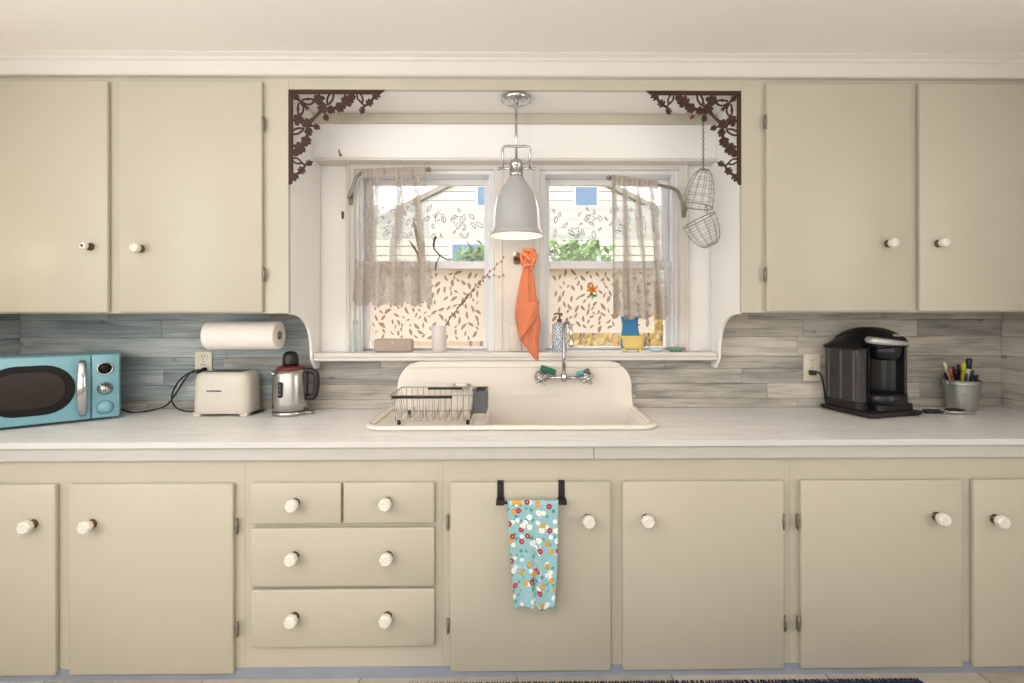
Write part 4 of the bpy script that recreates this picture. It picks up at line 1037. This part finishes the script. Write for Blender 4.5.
def basket(parent, top, bottom, r0, r1, flip):
    """egg-shaped wire basket between two points (closed end -> open rim)"""
    ax = Vector(bottom)-Vector(top); Lb = ax.length; q = Vector((0, 0, -1)).rotation_difference(ax).to_matrix().to_4x4(); mt = Matrix.Translation(top) @ q
    rad = lambda t: r0 + (r1-r0)*math.sin(min(1, t)*PI/2)**.62
    b = MB(); n = 12
    for k in range(n):
        a = 2*PI*k/n
        b.tube([mt @ Vector((rad(j/8)*math.cos(a), rad(j/8)*math.sin(a), -Lb*j/8)) for j in range(9)], .0011, 'wire', 5)
    for t in (.0, .14, .34, .56, .78): b.tube([mt @ Vector((rad(t)*math.cos(2*PI*j/24), rad(t)*math.sin(2*PI*j/24), -Lb*t)) for j in range(24)], .0011, 'wire', 5, True)
    for j in range(-1, 2): b.tube([mt @ Vector((-rad(0), j*r0*.5, 0)), mt @ Vector((rad(0), j*r0*.5, 0))], .0011, 'wire', 5); b.tube([mt @ Vector((j*r0*.5, -rad(0), 0)), mt @ Vector((j*r0*.5, rad(0), 0))], .0011, 'wire', 5)
    o = b.build('wire_basket', parent)
    b = MB(); b.tube([mt @ Vector((rad(1)*math.cos(2*PI*j/32), rad(1)*math.sin(2*PI*j/32), -Lb)) for j in range(32)], .0026, 'wire', 7, True); b.build('rim', o)
    return o
R_ = root.location
basket(root, at(704.5, 170, bY)-R_, at(697.5, 206, bY)-R_ + Vector((0, .012, 0)), .022, .073, 0)
basket(root, at(711, 245, bY)-R_, at(698, 221, bY)-R_ + Vector((0, -.012, 0)), .033, .078, 0)
b = MB(); p0, p1 = at(706, 206, bY)-R_, at(707, 214, bY)-R_; b.tube([p0, (p0+p1)/2+Vector((.008, 0, 0)), p1], .0016, 'wire', 6)
for j in range(3): b.tube([p0 + Vector((.006*math.cos(q), 0, -.012*j+.008*math.sin(q))) for q in [2*PI*i/10 for i in range(10)]], .0013, 'wire', 5, True)
b.build('link_ring', root)

# ------------------------------------------------------------------ curtain rods and lace curtains
def rod(name_pts, label, fin, brk):
    root = empty('curtain_rod', name_pts[0], label, 'curtain rod'); o = root.location
    b = MB(); b.tube([p-o for p in spline(name_pts, 6)], .0085, 'rod', 10); b.build('arm', root)
    f = name_pts[-1]-o; b = MB(); b.ball(f, .0125, 'rod', seg=12); b.lathe([(.009, -.006), (.009, .006)], 'rod', f, 'x', 10); b.build('finial', root)
    b = MB(); b.prism(rrect(brk.x-o.x-.011, brk.x-o.x+.011, brk.z-o.z-.035, brk.z-o.z+.035, .008, 4), 'hinge', 'y', -.0345-o.y, -.0302-o.y, .001, 1); b.tube([(brk.x-o.x, -.030-o.y, brk.z-o.z), (brk.x-o.x, name_pts[0].y-o.y, brk.z-o.z)], .007, 'hinge', 8); b.ball((brk.x-o.x, name_pts[0].y-o.y, brk.z-o.z), .010, 'hinge', seg=10); b.build('bracket', root)
brk = at(352.5, 198, -.03); brk.x = CO0+.014
lp = [at(353, 198, -.055), at(354, 184, -.058), at(358, 175.5, -.062), at(367, 171.5, -.066), at(395, 170.5, -.075), at(429, 169.5, -.085)]
lp[0].x = brk.x; lp[0].z = brk.z
rod(lp, 'swing-arm curtain rod on the casing over the speaker side window', None, brk)
brk = at(681.5, 211, -.03); brk.x = CO1-.014
rp = [at(681.5, 211, -.055), at(681, 199, -.06), at(677, 191, -.068), at(667, 187, -.08), at(640, 182.5, -.12), at(609, 178, -.17)]
rp[0].x = brk.x; rp[0].z = brk.z
rod(rp, 'swing-arm curtain rod beside the hanging wire baskets', None, brk)
def curtain(rod_pts, i0, zbot, label, flare, folds, seed, ph, m, nsc):
    R = random.Random(seed)
    path = spline(rod_pts, 10); a = path[i0]; c_ = path[-2]
    def fn(u, v):
        p = a.lerp(c_, u); 
        # v = 0 hem, 1 header
        ztop = p.z + .014; scal = .030*abs(math.sin(PI*u*nsc))**.7
        z0_ = zbot + .022 - scal + .006*u
        z = z0_ + (ztop-z0_)*v
        k = (1-v)
        x = p.x + flare[0]*k*(1-u) + flare[1]*k*u
        amp = (.010 + .012*k)*min(1, (1-v)*6+.25)
        if v > .93: amp = .003
        y = p.y - .012 + amp*math.sin(2*PI*folds*u + ph + .5*math.sin(5*u)) + (.004*math.sin(60*u+3*v) if v > .88 else 0)
        if .955 < v < .99: y -= .006
        return Vector((x + .004*math.sin(2*PI*folds*u*2+ph)*k, y - .004, z))
    b = MB(); b.grid(fn, 110, 60, m); return b.build('lace_curtain', label=label, cat='curtain')
curtain(lp, 27, at(400, 305, -.09).z, 'sheer lace curtain with scalloped hem over the window with the speaker', (-.05, .03), 5, 1, .4, 'lace1', 4.5)
curtain(rp, 34, at(640, 319, -.13).z, 'sheer lace curtain with scalloped hem above the blue sponge', (.05, .005), 5.5, 2, 1.1, 'lace2', 3.5)

# ------------------------------------------------------------------ things on the sill
SZ = 1.2075
sp_ = at(394, 345, -.045); 
root = empty('speaker', (sp_.x, -.045, SZ), 'taupe fabric speaker with a small orange light on the sill', 'speaker')
hw = (pX(413, -.045)-pX(375, -.045))/2
b = MB(); b.box(-hw, hw, -.03, .03, 0, .066, 'speaker', .012, 3); b.build('fabric_body', root)
b = MB(); b.lathe([(.003, -.0305), (.003, -.032)], 'led', (0, 0, .05), 'y', 10); b.build('indicator_light', root, label='orange indicator light')
v0 = at(439, 345, -.045); vr = (pX(446.5, -.045)-pX(432, -.045))/2; vh = pZ(439, 325.5, -.045)-SZ
root = empty('vase', (v0.x, -.045, SZ), 'white ribbed cylinder vase holding bare twigs', 'vase')
b = MB(); b.lathe([(vr-.003, 0), (vr, .003), (vr, vh-.002), (vr-.001, vh), (vr-.004, vh), (vr-.004, .006), (.001, .006)], 'vase', (0, 0, 0), 'z', 28); b.build('vessel', root)
for nm, tips, lab in (('a', [(446, 325), (462, 303), (478, 283), (492, 270), (505, 257)], 'long catkin twig in the white vase, reaching the mullion'), ('b', [(445, 326), (460, 306), (476, 288), (487, 277), (505, 276)], 'catkin twig in the white vase, bent level at its tip')):
    pts = [Vector((v0.x-.008, -.045, SZ+.012))] + [at(px, py, -.045-.012*i) for i, (px, py) in enumerate(tips)]
    root = empty('twig', pts[0], lab, 'twig', group='catkin twigs in the white vase'); o = root.location
    P_ = spline([p-o for p in pts], 8); n = len(P_)
    b = MB(); b.tube(P_, [.0026-.0018*i/n for i in range(n)], 'twig', 6); b.build('stem', root)
    b = MB(); R = random.Random(5)
    for i in range(9, n, 2):
        p_ = P_[i]; s = 1 if (i//2) % 2 else -1; d_ = (P_[min(i+1, n-1)]-P_[i-1]).normalized(); side = Vector((-d_.z, 0, d_.x))*s
        b.ball(p_+side*.005, .0040, 'bud', (1, .9, 1.7), 7)
    b.build('catkin', root)
g0 = at(355.5, 345, -.05)
root = empty('glass_bottle', (g0.x+.004, -.06, SZ), 'tall clear greenish glass bottle beside the window frame', 'bottle')
b = MB(); b.lathe([(.022, 0), (.026, .003), (.026, .085), (.022, .1), (.013, .112), (.013, .145), (.015, .147), (.015, .153)], 'gglass', (0, 0, 0), 'z', 20); b.build('vessel', root)
b = MB(); b.lathe([(.0115, .14), (.0115, .158), (.010, .160)], 'gglass', (0, 0, 0), 'z', 14); b.build('stopper', root)
# soap bottle
s0 = at(559.5, 345, -.06); bw = (pX(567, -.06)-pX(552, -.06))/2; bh = pZ(559, 322, -.06)-SZ
root = empty('soap_bottle', (s0.x, -.06, SZ), 'printed white soap pump bottle on the sill behind the faucet', 'soap bottle')
b = MB(); b.lathe([(bw*.95, 0), (bw, .004), (bw, bh-.02), (bw*.8, bh-.006), (bw*.4, bh)], 'print', (0, 0, 0), 'z', 24); b.build('vessel', root)
b = MB(); b.lathe([(.012, bh), (.012, bh+.012), (.007, bh+.016), (.004, bh+.018), (.004, bh+.038)], 'twig', (0, 0, 0), 'z', 14); b.tube([(.012, 0, bh+.04), (-.02, 0, bh+.042), (-.028, 0, bh+.036)], .0045, 'twig', 8); b.build('pump', root, label='dark brown pump')
# orange towel hung from the mullion hook
hk0 = at(517, 258, -.03)
root = empty('coat_hook', (hk0.x, -.0275, hk0.z), 'brass double hook with white ceramic ends on the mullion', 'hook')
b = MB(); b.prism(rrect(-.017, .017, -.032, .028, .012, 5), 'brass', 'y', -.004, 0, .001, 1); b.build('backplate', root)
xk = at(531.5, 256, -.09).x - hk0.x
for sx, ex in ((-1, at(514.5, 256, -.08).x-hk0.x), (1, xk)):
    b = MB(); b.tube(spline([(0, -.004, 0), (sx*.01, -.025, -.008), (ex, -.05, .0), (ex, -.056, .008)], 5), .0042, 'brass', 8); a_ = b.build('arm', root)
    b = MB(); b.ball((ex, -.06, .012), .0105, 'ceramic', seg=12); b.build('knob', a_, label='white ceramic knob')
prof_t = [(249, 523, 534), (252, 521, 536), (256, 520.5, 537), (260, 523, 536), (264, 523.5, 533), (268, 523, 531.5), (272, 522, 532), (280, 520, 534), (290, 518, 535.5), (300, 516.5, 537), (310, 515, 538.5), (318, 514.8, 540), (324, 516.5, 540.5), (330, 518, 540), (336, 519, 539.5), (341, 521, 539), (346, 524, 539), (351, 528, 539), (356, 532, 539), (360, 536, 538.5)]
def tw_fn(u, v):
    t = v*(len(prof_t)-1); i = min(int(t), len(prof_t)-2); f = t-i
    py, xl_, xr_ = [prof_t[i][k]*(1-f)+prof_t[i+1][k]*f for k in range(3)]
    Y = -.094 - .008*math.sin(v*3)
    a = 2*PI*u; w_ = (xr_-xl_)/2/F*2.4; c0 = at((xl_+xr_)/2, py, Y)
    th_ = .020 + .012*math.sin(v*9)*.4
    if py > 320: th_ *= max(.35, (362-py)/42)
    amp = 1 + .2*math.sin(5*a+v*7) + .13*math.sin(9*a-v*12) + (.16*math.sin(14*a+9*v) if py < 320 else 0)
    return Vector((c0.x + w_*math.cos(a)*(1+.03*math.sin(7*a+5*v)), Y + th_*math.sin(a)*amp, c0.z + .004*math.sin(3*a+v*20)))
root = empty('hand_towel', at(529, 256, -.094), 'orange terry hand towel knotted over the mullion hook', 'towel'); o = root.location
b = MB(); b.grid(lambda u, v: tw_fn(u, v)-o, 48, 76, 'orange'); b.build('cloth', root)
b = MB(); kp = [at(523.5, 264, -.112), at(521.5, 257, -.118), at(525, 250.5, -.118), at(531, 251, -.12), at(535.5, 256, -.116), at(533, 263, -.118), at(527, 266, -.122), at(523.5, 264, -.112)]
b.tube([p-o for p in spline(kp, 6)], [.011+.0025*math.sin(i*.9) for i in range(43)], 'orange', 9, flat=.8)
kp = [at(524, 254, -.12), at(528, 258, -.13), at(532, 264, -.122), at(531, 270, -.115)]
b.tube([p-o for p in spline(kp, 6)], [.009+.002*math.sin(i*1.1) for i in range(19)], 'orange', 9)
b.build('knot', root)
def fold_fn(u, v):   # loose front flap that crosses diagonally above the tail
    p0 = at(515.5+3*v*0, 300, -.118); L0 = at(516, 306, -.118).lerp(at(519.5, 341, -.121), v); R0 = at(539, 300, -.117).lerp(at(537.5, 316, -.119), v)
    p = L0.lerp(R0, u); p.y -= .006*math.sin(PI*u) + .003*math.sin(9*u+4*v); return p-o
b = MB(); b.grid(fold_fn, 20, 20, 'orange'); b.build('folded_flap', root, solid=.003)
# bathtub soap holder, sponge, tan pad, green dish
t0 = at(631.5, 345, -.055); tw2 = (pX(645.5, -.055)-pX(617.5, -.055))/2; zt2 = pZ(631, 335.5, -.055)-SZ
root = empty('soap_holder', (t0.x, -.055, SZ), 'yellow bathtub-shaped holder with little feet on the sill', 'soap holder')
b = MB()
pf = [(.45, .012), (.72, .014), (.86, .03), (.95, zt2-.008), (1.06, zt2-.003), (1.06, zt2), (.92, zt2), (.82, .032), (.6, .02), (.01, .018)]
b.lathe([(r_*tw2, z_) for r_, z_ in pf], 'yellow', (0, 0, 0), 'z', 32, cap=False, sy=.5); b.build('tub', root)
for x in (-.55, .55):
    for y in (-.26, .26): MB().lathe([(.005, 0), (.0075, .006), (.004, .018)], 'yellow', (x*tw2, y*tw2, 0), 'z', 10).build('foot', root)
q0 = at(630, 328, -.062); 
root = empty('dish_sponge', (q0.x, -.062, SZ+.02), 'blue wavy-sided sponge with white edge standing in the yellow holder', 'sponge')
sh = pZ(630, 317, -.062)-SZ-.02; sw = (pX(640, -.062)-pX(620, -.062))/2
o = [(-sw*.86 - .006*math.sin(PI*2*t+.3), sh*t) for t in [k/10 for k in range(11)]]; o2 = [(sw*.86 + .006*math.sin(PI*2*(1-t)+3.2), sh*t) for t in [k/10 for k in range(10, -1, -1)]]
b = MB(); b.prism(o+[(0, sh+.004)]+o2, 'sponge', 'y', -.012, .004, .002, 1); b.build('blue_foam', root)
b = MB(); b.prism([(x_*1.09, z_*1.03) for x_, z_ in o]+[(0, sh+.02)]+[(x_*1.09, z_*1.03) for x_, z_ in o2], 'spongew', 'y', .0045, .0115, .002, 1); b.build('white_scrub_layer', root)
b = MB(); b.box(-.016, .02, -.006, .006, 0, .06, 'tan', .005, 2); b.build('scrub_pad', loc=(at(643, 330, -.04).x-.004, -.036, SZ+.022), label='tan scrub pad standing behind the blue sponge', cat='scrub pad')
d0 = at(675.5, 347, -.05)
root = empty('small_dish', (d0.x, -.055, SZ), 'small shallow green dish at the end of the sill', 'dish')
b = MB(); b.lathe([(.026, 0), (.034, .006), (.046, .018), (.048, .02), (.045, .02), (.03, .009), (.001, .006)], 'greendish', (0, 0, 0), 'z', 28, sy=.7, cap=False); b.build('bowl', root)
d0 = at(657, 347, -.05)
b = MB(); b.lathe([(.024, 0), (.032, .005), (.04, .014), (.037, .014), (.022, .006), (.001, .005)], 'paleblue', (0, 0, 0), 'z', 24, sy=.6, cap=False); b.build('saucer', loc=(d0.x-.003, -.055, SZ), label='pale blue saucer between the yellow holder and the green dish', cat='saucer')
# sun catcher on the right lower pane
sc0 = at(592, 290, .058)
root = empty('sun_catcher', (sc0.x, .058, sc0.z), 'orange flower and green bird suncatcher stuck to the window glass', 'suncatcher'); oz_ = sc0.z
b = MB()
for k in range(6):
    a = math.radians(20+k*60); b.prism([(p.x, p.z) for p in leaf_pts(.017*math.cos(a), .004+.013*math.sin(a), .032, .014, a, 0)], 'lorange', 'y', -.002, .002)
b.ball((0, 0, .004), .006, 'lorange', (1, .5, 1), 8); b.build('flower', root)
b = MB()
for cx_, cz_, L_, W_2, a in ((-.004, -.022, .034, .013, .9), (.012, -.03, .03, .009, -.5), (-.018, -.036, .026, .009, .5), (.002, -.04, .02, .007, 1.4)): b.prism([(p.x, p.z) for p in leaf_pts(cx_, cz_, L_, W_2, a, 0)], 'lgreen', 'y', -.002, .002)
b.tube([(0, 0, .02), (0, 0, .035)], .0012, 'dsteel', 6); b.lathe([(.006, .004), (.004, .0), (.002, -.003)], 'glass', (0, 0, .037), 'y', 10); b.build('bird', root)
# dried seed heads on the meeting rail of the speaker-side window
zm_ = pZ(420, 261, .04)
root = empty('dried_seed_head', (at(421, 261, .07).x, .068, zm_), 'dried brown seed-head stalk in an amber cup behind the lace curtain', 'dried plant'); o = root.location
b = MB(); b.lathe([(.014, 0), (.021, .02), (.018, .055)], 'amber', (0, 0, 0), 'z', 12); b.build('amber_cup', root, label='amber cup')
b = MB()
for tip, w_ in (((413, 218), .010), ((416, 228), .013), ((420, 236), .014), ((424, 240), .010), ((409, 240), .008)):
    tp = at(*tip, .06)-o; b.tube(spline([(0, 0, .012), tp*.5+Vector((.004, 0, .004)), tp], 6), [.003, .0035, .004, .005, .006, w_*.8, w_*.7, w_*.8, w_*.75, w_*.6, w_*.4, .002, .001], 'stem', 7)
b.build('stalk', root)
root = empty('bent_twig', at(437, 262, .068), 'dark curled twig perched on the window meeting rail', 'twig'); o = root.location; o.z = zm_; root.location = o
b = MB(); T_ = [at(436.5, 236, .06), at(434, 242, .06), at(434.5, 249, .06), at(440, 255, .06), at(447, 259.5, .06), at(452, 259, .06)]
b.tube(spline([p-o for p in T_], 5), [.001]+[.006]*8+[.004]*17, 'stem', 7); b.tube([at(440, 255, .06)-o, Vector((.004, 0, .004)), Vector((0, -.03, -.012)), Vector((-.002, -.032, -.05))], [.003, .003, .004, .003], 'stem', 7); b.build('stem', root)
# small pins and hooks
for px, py, Y, lab, nx in ((691.5, 118, -.1005, 'red push pin on the trim above the window', 0), (712, 144, None, 'red push pin on the niche side beside the basket chain', 1)):
    if nx: X_ = NR-.0001; p = Vector((X_, 0, 0)); Yp = -2.5 + X_/((712-516)/F); p = at(712, 144, Yp); p.x = X_
    else: p = at(px, py, Y)
    root = empty('push_pin', p, lab, 'push pin')
    ax = 'x' if nx else 'y'
    b = MB(); b.lathe([(.008, 0), (.008, -.003), (.005, -.005), (.005, -.012), (.0085, -.014), (.0085, -.018), (.001, -.019)], 'red', (0, 0, 0), ax, 12); b.build('head', root)
p = at(340, 153, -.1)
b = MB(); b.tube(spline([(0, 0, 0), (0, -.012, 0), (0, -.022, .006), (0, -.022, .02)], 5), .0034, 'dsteel', 8); b.lathe([(.007, 0), (.007, -.003)], 'dsteel', (0, 0, 0), 'y', 10); b.build('cup_hook', loc=(p.x, -.0885, p.z-.006), label='small dark cup hook on the board above the window', cat='hook')
p = at(343, 215, 0)
b = MB(); b.prism(rrect(-.006, .006, -.02, .02, .005, 4), 'brass', 'y', -.003, 0, .001, 1); b.tube(spline([(0, -.002, .006), (0, -.012, .002), (0, -.014, .012)], 5), .0028, 'brass', 7); b.build('brass_hook', loc=(p.x, -.0005, p.z), label='tiny brass hook on the panel beside the window casing', cat='hook')

# ------------------------------------------------------------------ over-door towel bar and floral towel
tb = at(530, 493, -.675); zbar = pZ(530, 502.5, -.675); xA, xB = pX(500, -.66), pX(562, -.66)
root = empty('towel_bar', (tb.x, -.655, DZ1), 'dark over-door towel bar on the sink cabinet door', 'towel bar'); o = root.location
for x in (xA, xB):
    b = MB(); b.box(x-.0125-o.x, x+.0125-o.x, LD-.0035-o.y, LD-.0006-o.y, zbar-.012-o.z, DZ1+.003-o.z, 'mblack', .0008); b.box(x-.0125-o.x, x+.0125-o.x, LD-.0035-o.y, LY-.001-o.y, .0006, .003, 'mblack')
    b.box(x-.0155-o.x, x+.0155-o.x, -.682-o.y, LD-.0006-o.y, zbar-.009-o.z, zbar+.004-o.z, 'mblack', .002); b.build('strap', root)
b = MB(); b.tube([(xA-.012-o.x, -.675-o.y, zbar-o.z), (xB+.012-o.x, -.675-o.y, zbar-o.z)], .0055, 'mblack', 10); b.build('bar', root)
x0, x1 = pX(507.5, -.685), pX(558, -.685); zt_, zb_ = zbar+.0075, pZ(530, 608, -.685)
root = empty('dish_towel', ((x0+x1)/2, -.675, zbar), 'teal floral dish towel folded over the bar on the sink cabinet door', 'towel'); o = root.location
def ft(u, v):
    # v 0: hem of the front fall -> 1: hem of the rear fall, over the bar
    Lf = .392; Lb = .33; r_ = .0085; s = v*(Lf+PI*r_+Lb)
    taper = 1; w_ = x1-x0
    if s < Lf: z = zbar-Lf+s; y = -.675-r_; k = (Lf-s)/Lf; sgn = -1
    elif s < Lf+PI*r_: a = (s-Lf)/r_; z = zbar+r_*math.sin(a); y = -.675-r_*math.cos(a); k = 0; sgn = 0
    else: z = zbar-(s-Lf-PI*r_); y = -.675+r_; k = (s-Lf-PI*r_)/Lb; sgn = 1
    wd = w_*(1-.2*k**1.6); x = (x0+x1)/2 + (u-.5)*wd + .006*k
    fold = math.exp(-((u-.53)/.05)**2)
    if sgn <= 0:
        y += -.010*k**.8*(math.cos((u-.53)*2*PI*1.6)*.5+.2) + .016*k*fold; z += k*(.012*fold + .006*math.sin(u*7))
    else: y += .006*k*math.sin(u*8) + .004*k; y = min(y, -.642)
    return Vector((x-o.x, y-o.y, z-o.z))
b = MB(); b.grid(ft, 50, 120, 'floral'); ob = b.build('cloth', root, solid=.0025)
uvl = ob.data.uv_layers[0].data
for l in uvl: l.uv = (l.uv[0]*.195, l.uv[1]*.76)

# ------------------------------------------------------------------ rug
x0, x1 = pX(409, -.63), pX(914, -.63)
root = empty('rug', ((x0+x1)/2, -1.0, 0), 'dark navy woven rug with fringed edges in front of the sink', 'rug')
b = MB(); b.box(x0-root.location.x, x1-root.location.x, -.5, .335, .0005, .010, 'rug', .003); b.build('woven_field', root)
b = MB(); R = random.Random(4); n = 170
for k in range(n):
    x = x0 + (x1-x0)*(k+.5)/n - root.location.x + R.uniform(-.002, .002)
    b.tube([(x, .33, .008), (x+R.uniform(-.003, .003), .342, .007), (x+R.uniform(-.004, .004), .352, .004)], .003, 'rug', 5)
fo = b.build('fringe', root); fo['kind'] = 'stuff'

# ------------------------------------------------------------------ outside
struct('ground_outside', MB().box(-12, 12, .2, 14, -.5, -.4, 'lawn'))
gy = 5.0
def gable():
    root = empty('neighbour_house', (.2, gy, -.4), 'neighbouring white house with clapboard gable seen through the window', 'house'); o = root.location
    b = MB(); pk = 3.9; ev = 2.4; hwid = 3.0
    z = -.4
    while z < pk-.05:
        z1 = z+.14
        def hw_(zz): return hwid if zz < ev else hwid*(pk-zz)/(pk-ev)
        a, c2 = hw_(z), hw_(min(z1, pk))
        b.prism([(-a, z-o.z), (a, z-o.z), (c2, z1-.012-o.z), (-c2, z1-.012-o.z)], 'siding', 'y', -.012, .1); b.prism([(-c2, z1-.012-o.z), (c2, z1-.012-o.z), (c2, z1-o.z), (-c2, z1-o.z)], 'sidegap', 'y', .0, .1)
        z = z1
    b.build('gable_wall', root)
    for s in (-1, 1):
        b = MB(); b.prism([(s*(hwid+.3), ev-.12-o.z), (s*(hwid+.3), ev-.05-o.z), (0, pk+.09-o.z), (0, pk-.0-o.z)], 'roofb', 'y', -.07, .1); b.build('rake_board', root)
    for x in (-.62, .88):
        b = MB(); b.box(x-.2, x+.2, -.03, 0, 2.98-o.z, 3.34-o.z, 'siding'); f_ = b.build('window', root)
        MB().box(x-.16, x+.16, -.035, -.028, 3.02-o.z, 3.30-o.z, 'bluewin').build('pane', f_)
    b = MB(); b.box(-1.22, -.66, -.03, 0, 2.10-o.z, 2.46-o.z, 'siding'); f_ = b.build('window', root); MB().box(-1.17, -.71, -.035, -.028, 2.14-o.z, 2.42-o.z, 'bluewin').build('pane', f_)
gable()
def bush(x, y, z0, z1, r, m, label, seed, n=420, s=.06):
    R = random.Random(seed); root = empty('shrub', (x, y, -.4), label, 'shrub')
    b = MB(); zc = (z0+z1)/2; hz = (z1-z0)/2
    for k in range(n):
        while True:
            p = Vector((R.uniform(-1, 1), R.uniform(-1, 1), R.uniform(-1, 1)))
            if .35 < p.length < 1: break
        c2 = Vector((p.x*r, p.y*r*.7, zc+p.z*hz+.4)); a = Vector((R.uniform(-1, 1), R.uniform(-1, 1), R.uniform(-1, 1))).normalized(); t = a.orthogonal().normalized(); q = a.cross(t)
        L_ = s*R.uniform(.7, 1.3); b.poly([c2-t*L_, c2-q*L_*.4, c2+t*L_, c2+q*L_*.4], m)
    b.build('foliage', root)
    b = MB()
    for k in range(5):
        a = k*1.26; b.tube(spline([(0, 0, 0), (r*.25*math.cos(a), r*.2*math.sin(a), (zc+.4)*.6), (r*.6*math.cos(a), r*.4*math.sin(a), zc+.4+hz*.4)], 4), [.02]*4+[.012]*4+[.006], 'twig', 6)
    b.build('branch', root)
bush(at(478, 252, 2.2).x, 2.2, 1.3, 2.08, .28, 'leafg', 'green leafy shrub outside behind the left pane', 1)
bush(at(577, 252, 2.4).x, 2.4, 1.2, 2.2, .48, 'leafg', 'green leafy shrub outside behind the right pane', 2, 800)
bush(at(600, 343, 1.0).x, 1.0, .7, 1.27, .45, 'leafy', 'yellow autumn shrub low outside the window over the faucet', 3, 600, .045)
bush(at(660, 330, 1.3).x, 1.3, .7, 1.55, .22, 'leafy', 'taller yellow shrub outside behind the blue sponge', 4, 420, .05)
root = empty('garden_fence', (0, 3.2, -.4), 'tan board fence outside beyond the shrubs', 'fence')
b = MB()
for k in range(40):
    x = -3.2+k*.16; b.box(x, x+.15, 0, .02, 0, 1.9, 'fencetan', .004)
b.build('board_panel', root)
b = MB(); b.box(-3.2, 3.2, .02, .06, .4, .48, 'fencetan'); b.box(-3.2, 3.2, .02, .06, 1.5, 1.58, 'fencetan'); b.build('rail', root)

# ------------------------------------------------------------------ light
wd = bpy.data.worlds.new('world'); S.world = wd; wd.use_nodes = True
bg = wd.node_tree.nodes['Background']; bg.inputs['Color'].default_value = (.93, .97, 1, 1); bg.inputs['Strength'].default_value = 5.0
def area(name, loc, rot, sx, sy, e, col):
    L = bpy.data.lights.new(name, 'AREA'); L.shape = 'RECTANGLE'; L.size = sx; L.size_y = sy; L.energy = e; L.color = col
    o = bpy.data.objects.new(name, L); COL.objects.link(o); o.location = loc; o.rotation_euler = rot; return o
area('rear_fill_light', (-.4, YB+.05, 1.5), (PI/2, 0, 0), 3.6, 1.7, 32, (1, .985, .97))  # added broad fill from behind the camera, no window in the rear wall
area('assumed_left_daylight', (XL+.06, -2.4, 1.6), (PI/2, 0, -PI/2), 1.6, 1.5, 40, (.84, .92, 1))  # assumed cool daylight from the left, no window in this wall
area('right_fill_light', (XR-.06, -2.2, 1.6), (PI/2, 0, PI/2), 1.2, 1.4, 22, (1, .97, .92))  # added side fill to brighten the niche panels, no window in this wall
area('ceiling_fill_uplight', (-.9, -2.9, 1.75), (PI, 0, 0), .5, .5, 75, (1, .96, .92))  # added upward fill to brighten the ceiling, no floor lamp stands here
sun = bpy.data.lights.new('sun', 'SUN'); sun.energy = 3.0; sun.angle = .02; sun.color = (1, .95, .85)
so = bpy.data.objects.new('sun', sun); COL.objects.link(so); so.rotation_euler = (math.radians(48), 0, math.radians(-25))

S.view_settings.view_transform = 'Standard'; S.view_settings.look = 'None'; S.view_settings.gamma = 1; S.view_settings.exposure = -0.28
S.view_settings.use_curve_mapping = False
S.cycles.use_denoising = True
S.cycles.max_bounces = 8; S.cycles.transparent_max_bounces = 16; S.cycles.caustics_reflective = False; S.cycles.caustics_refractive = False
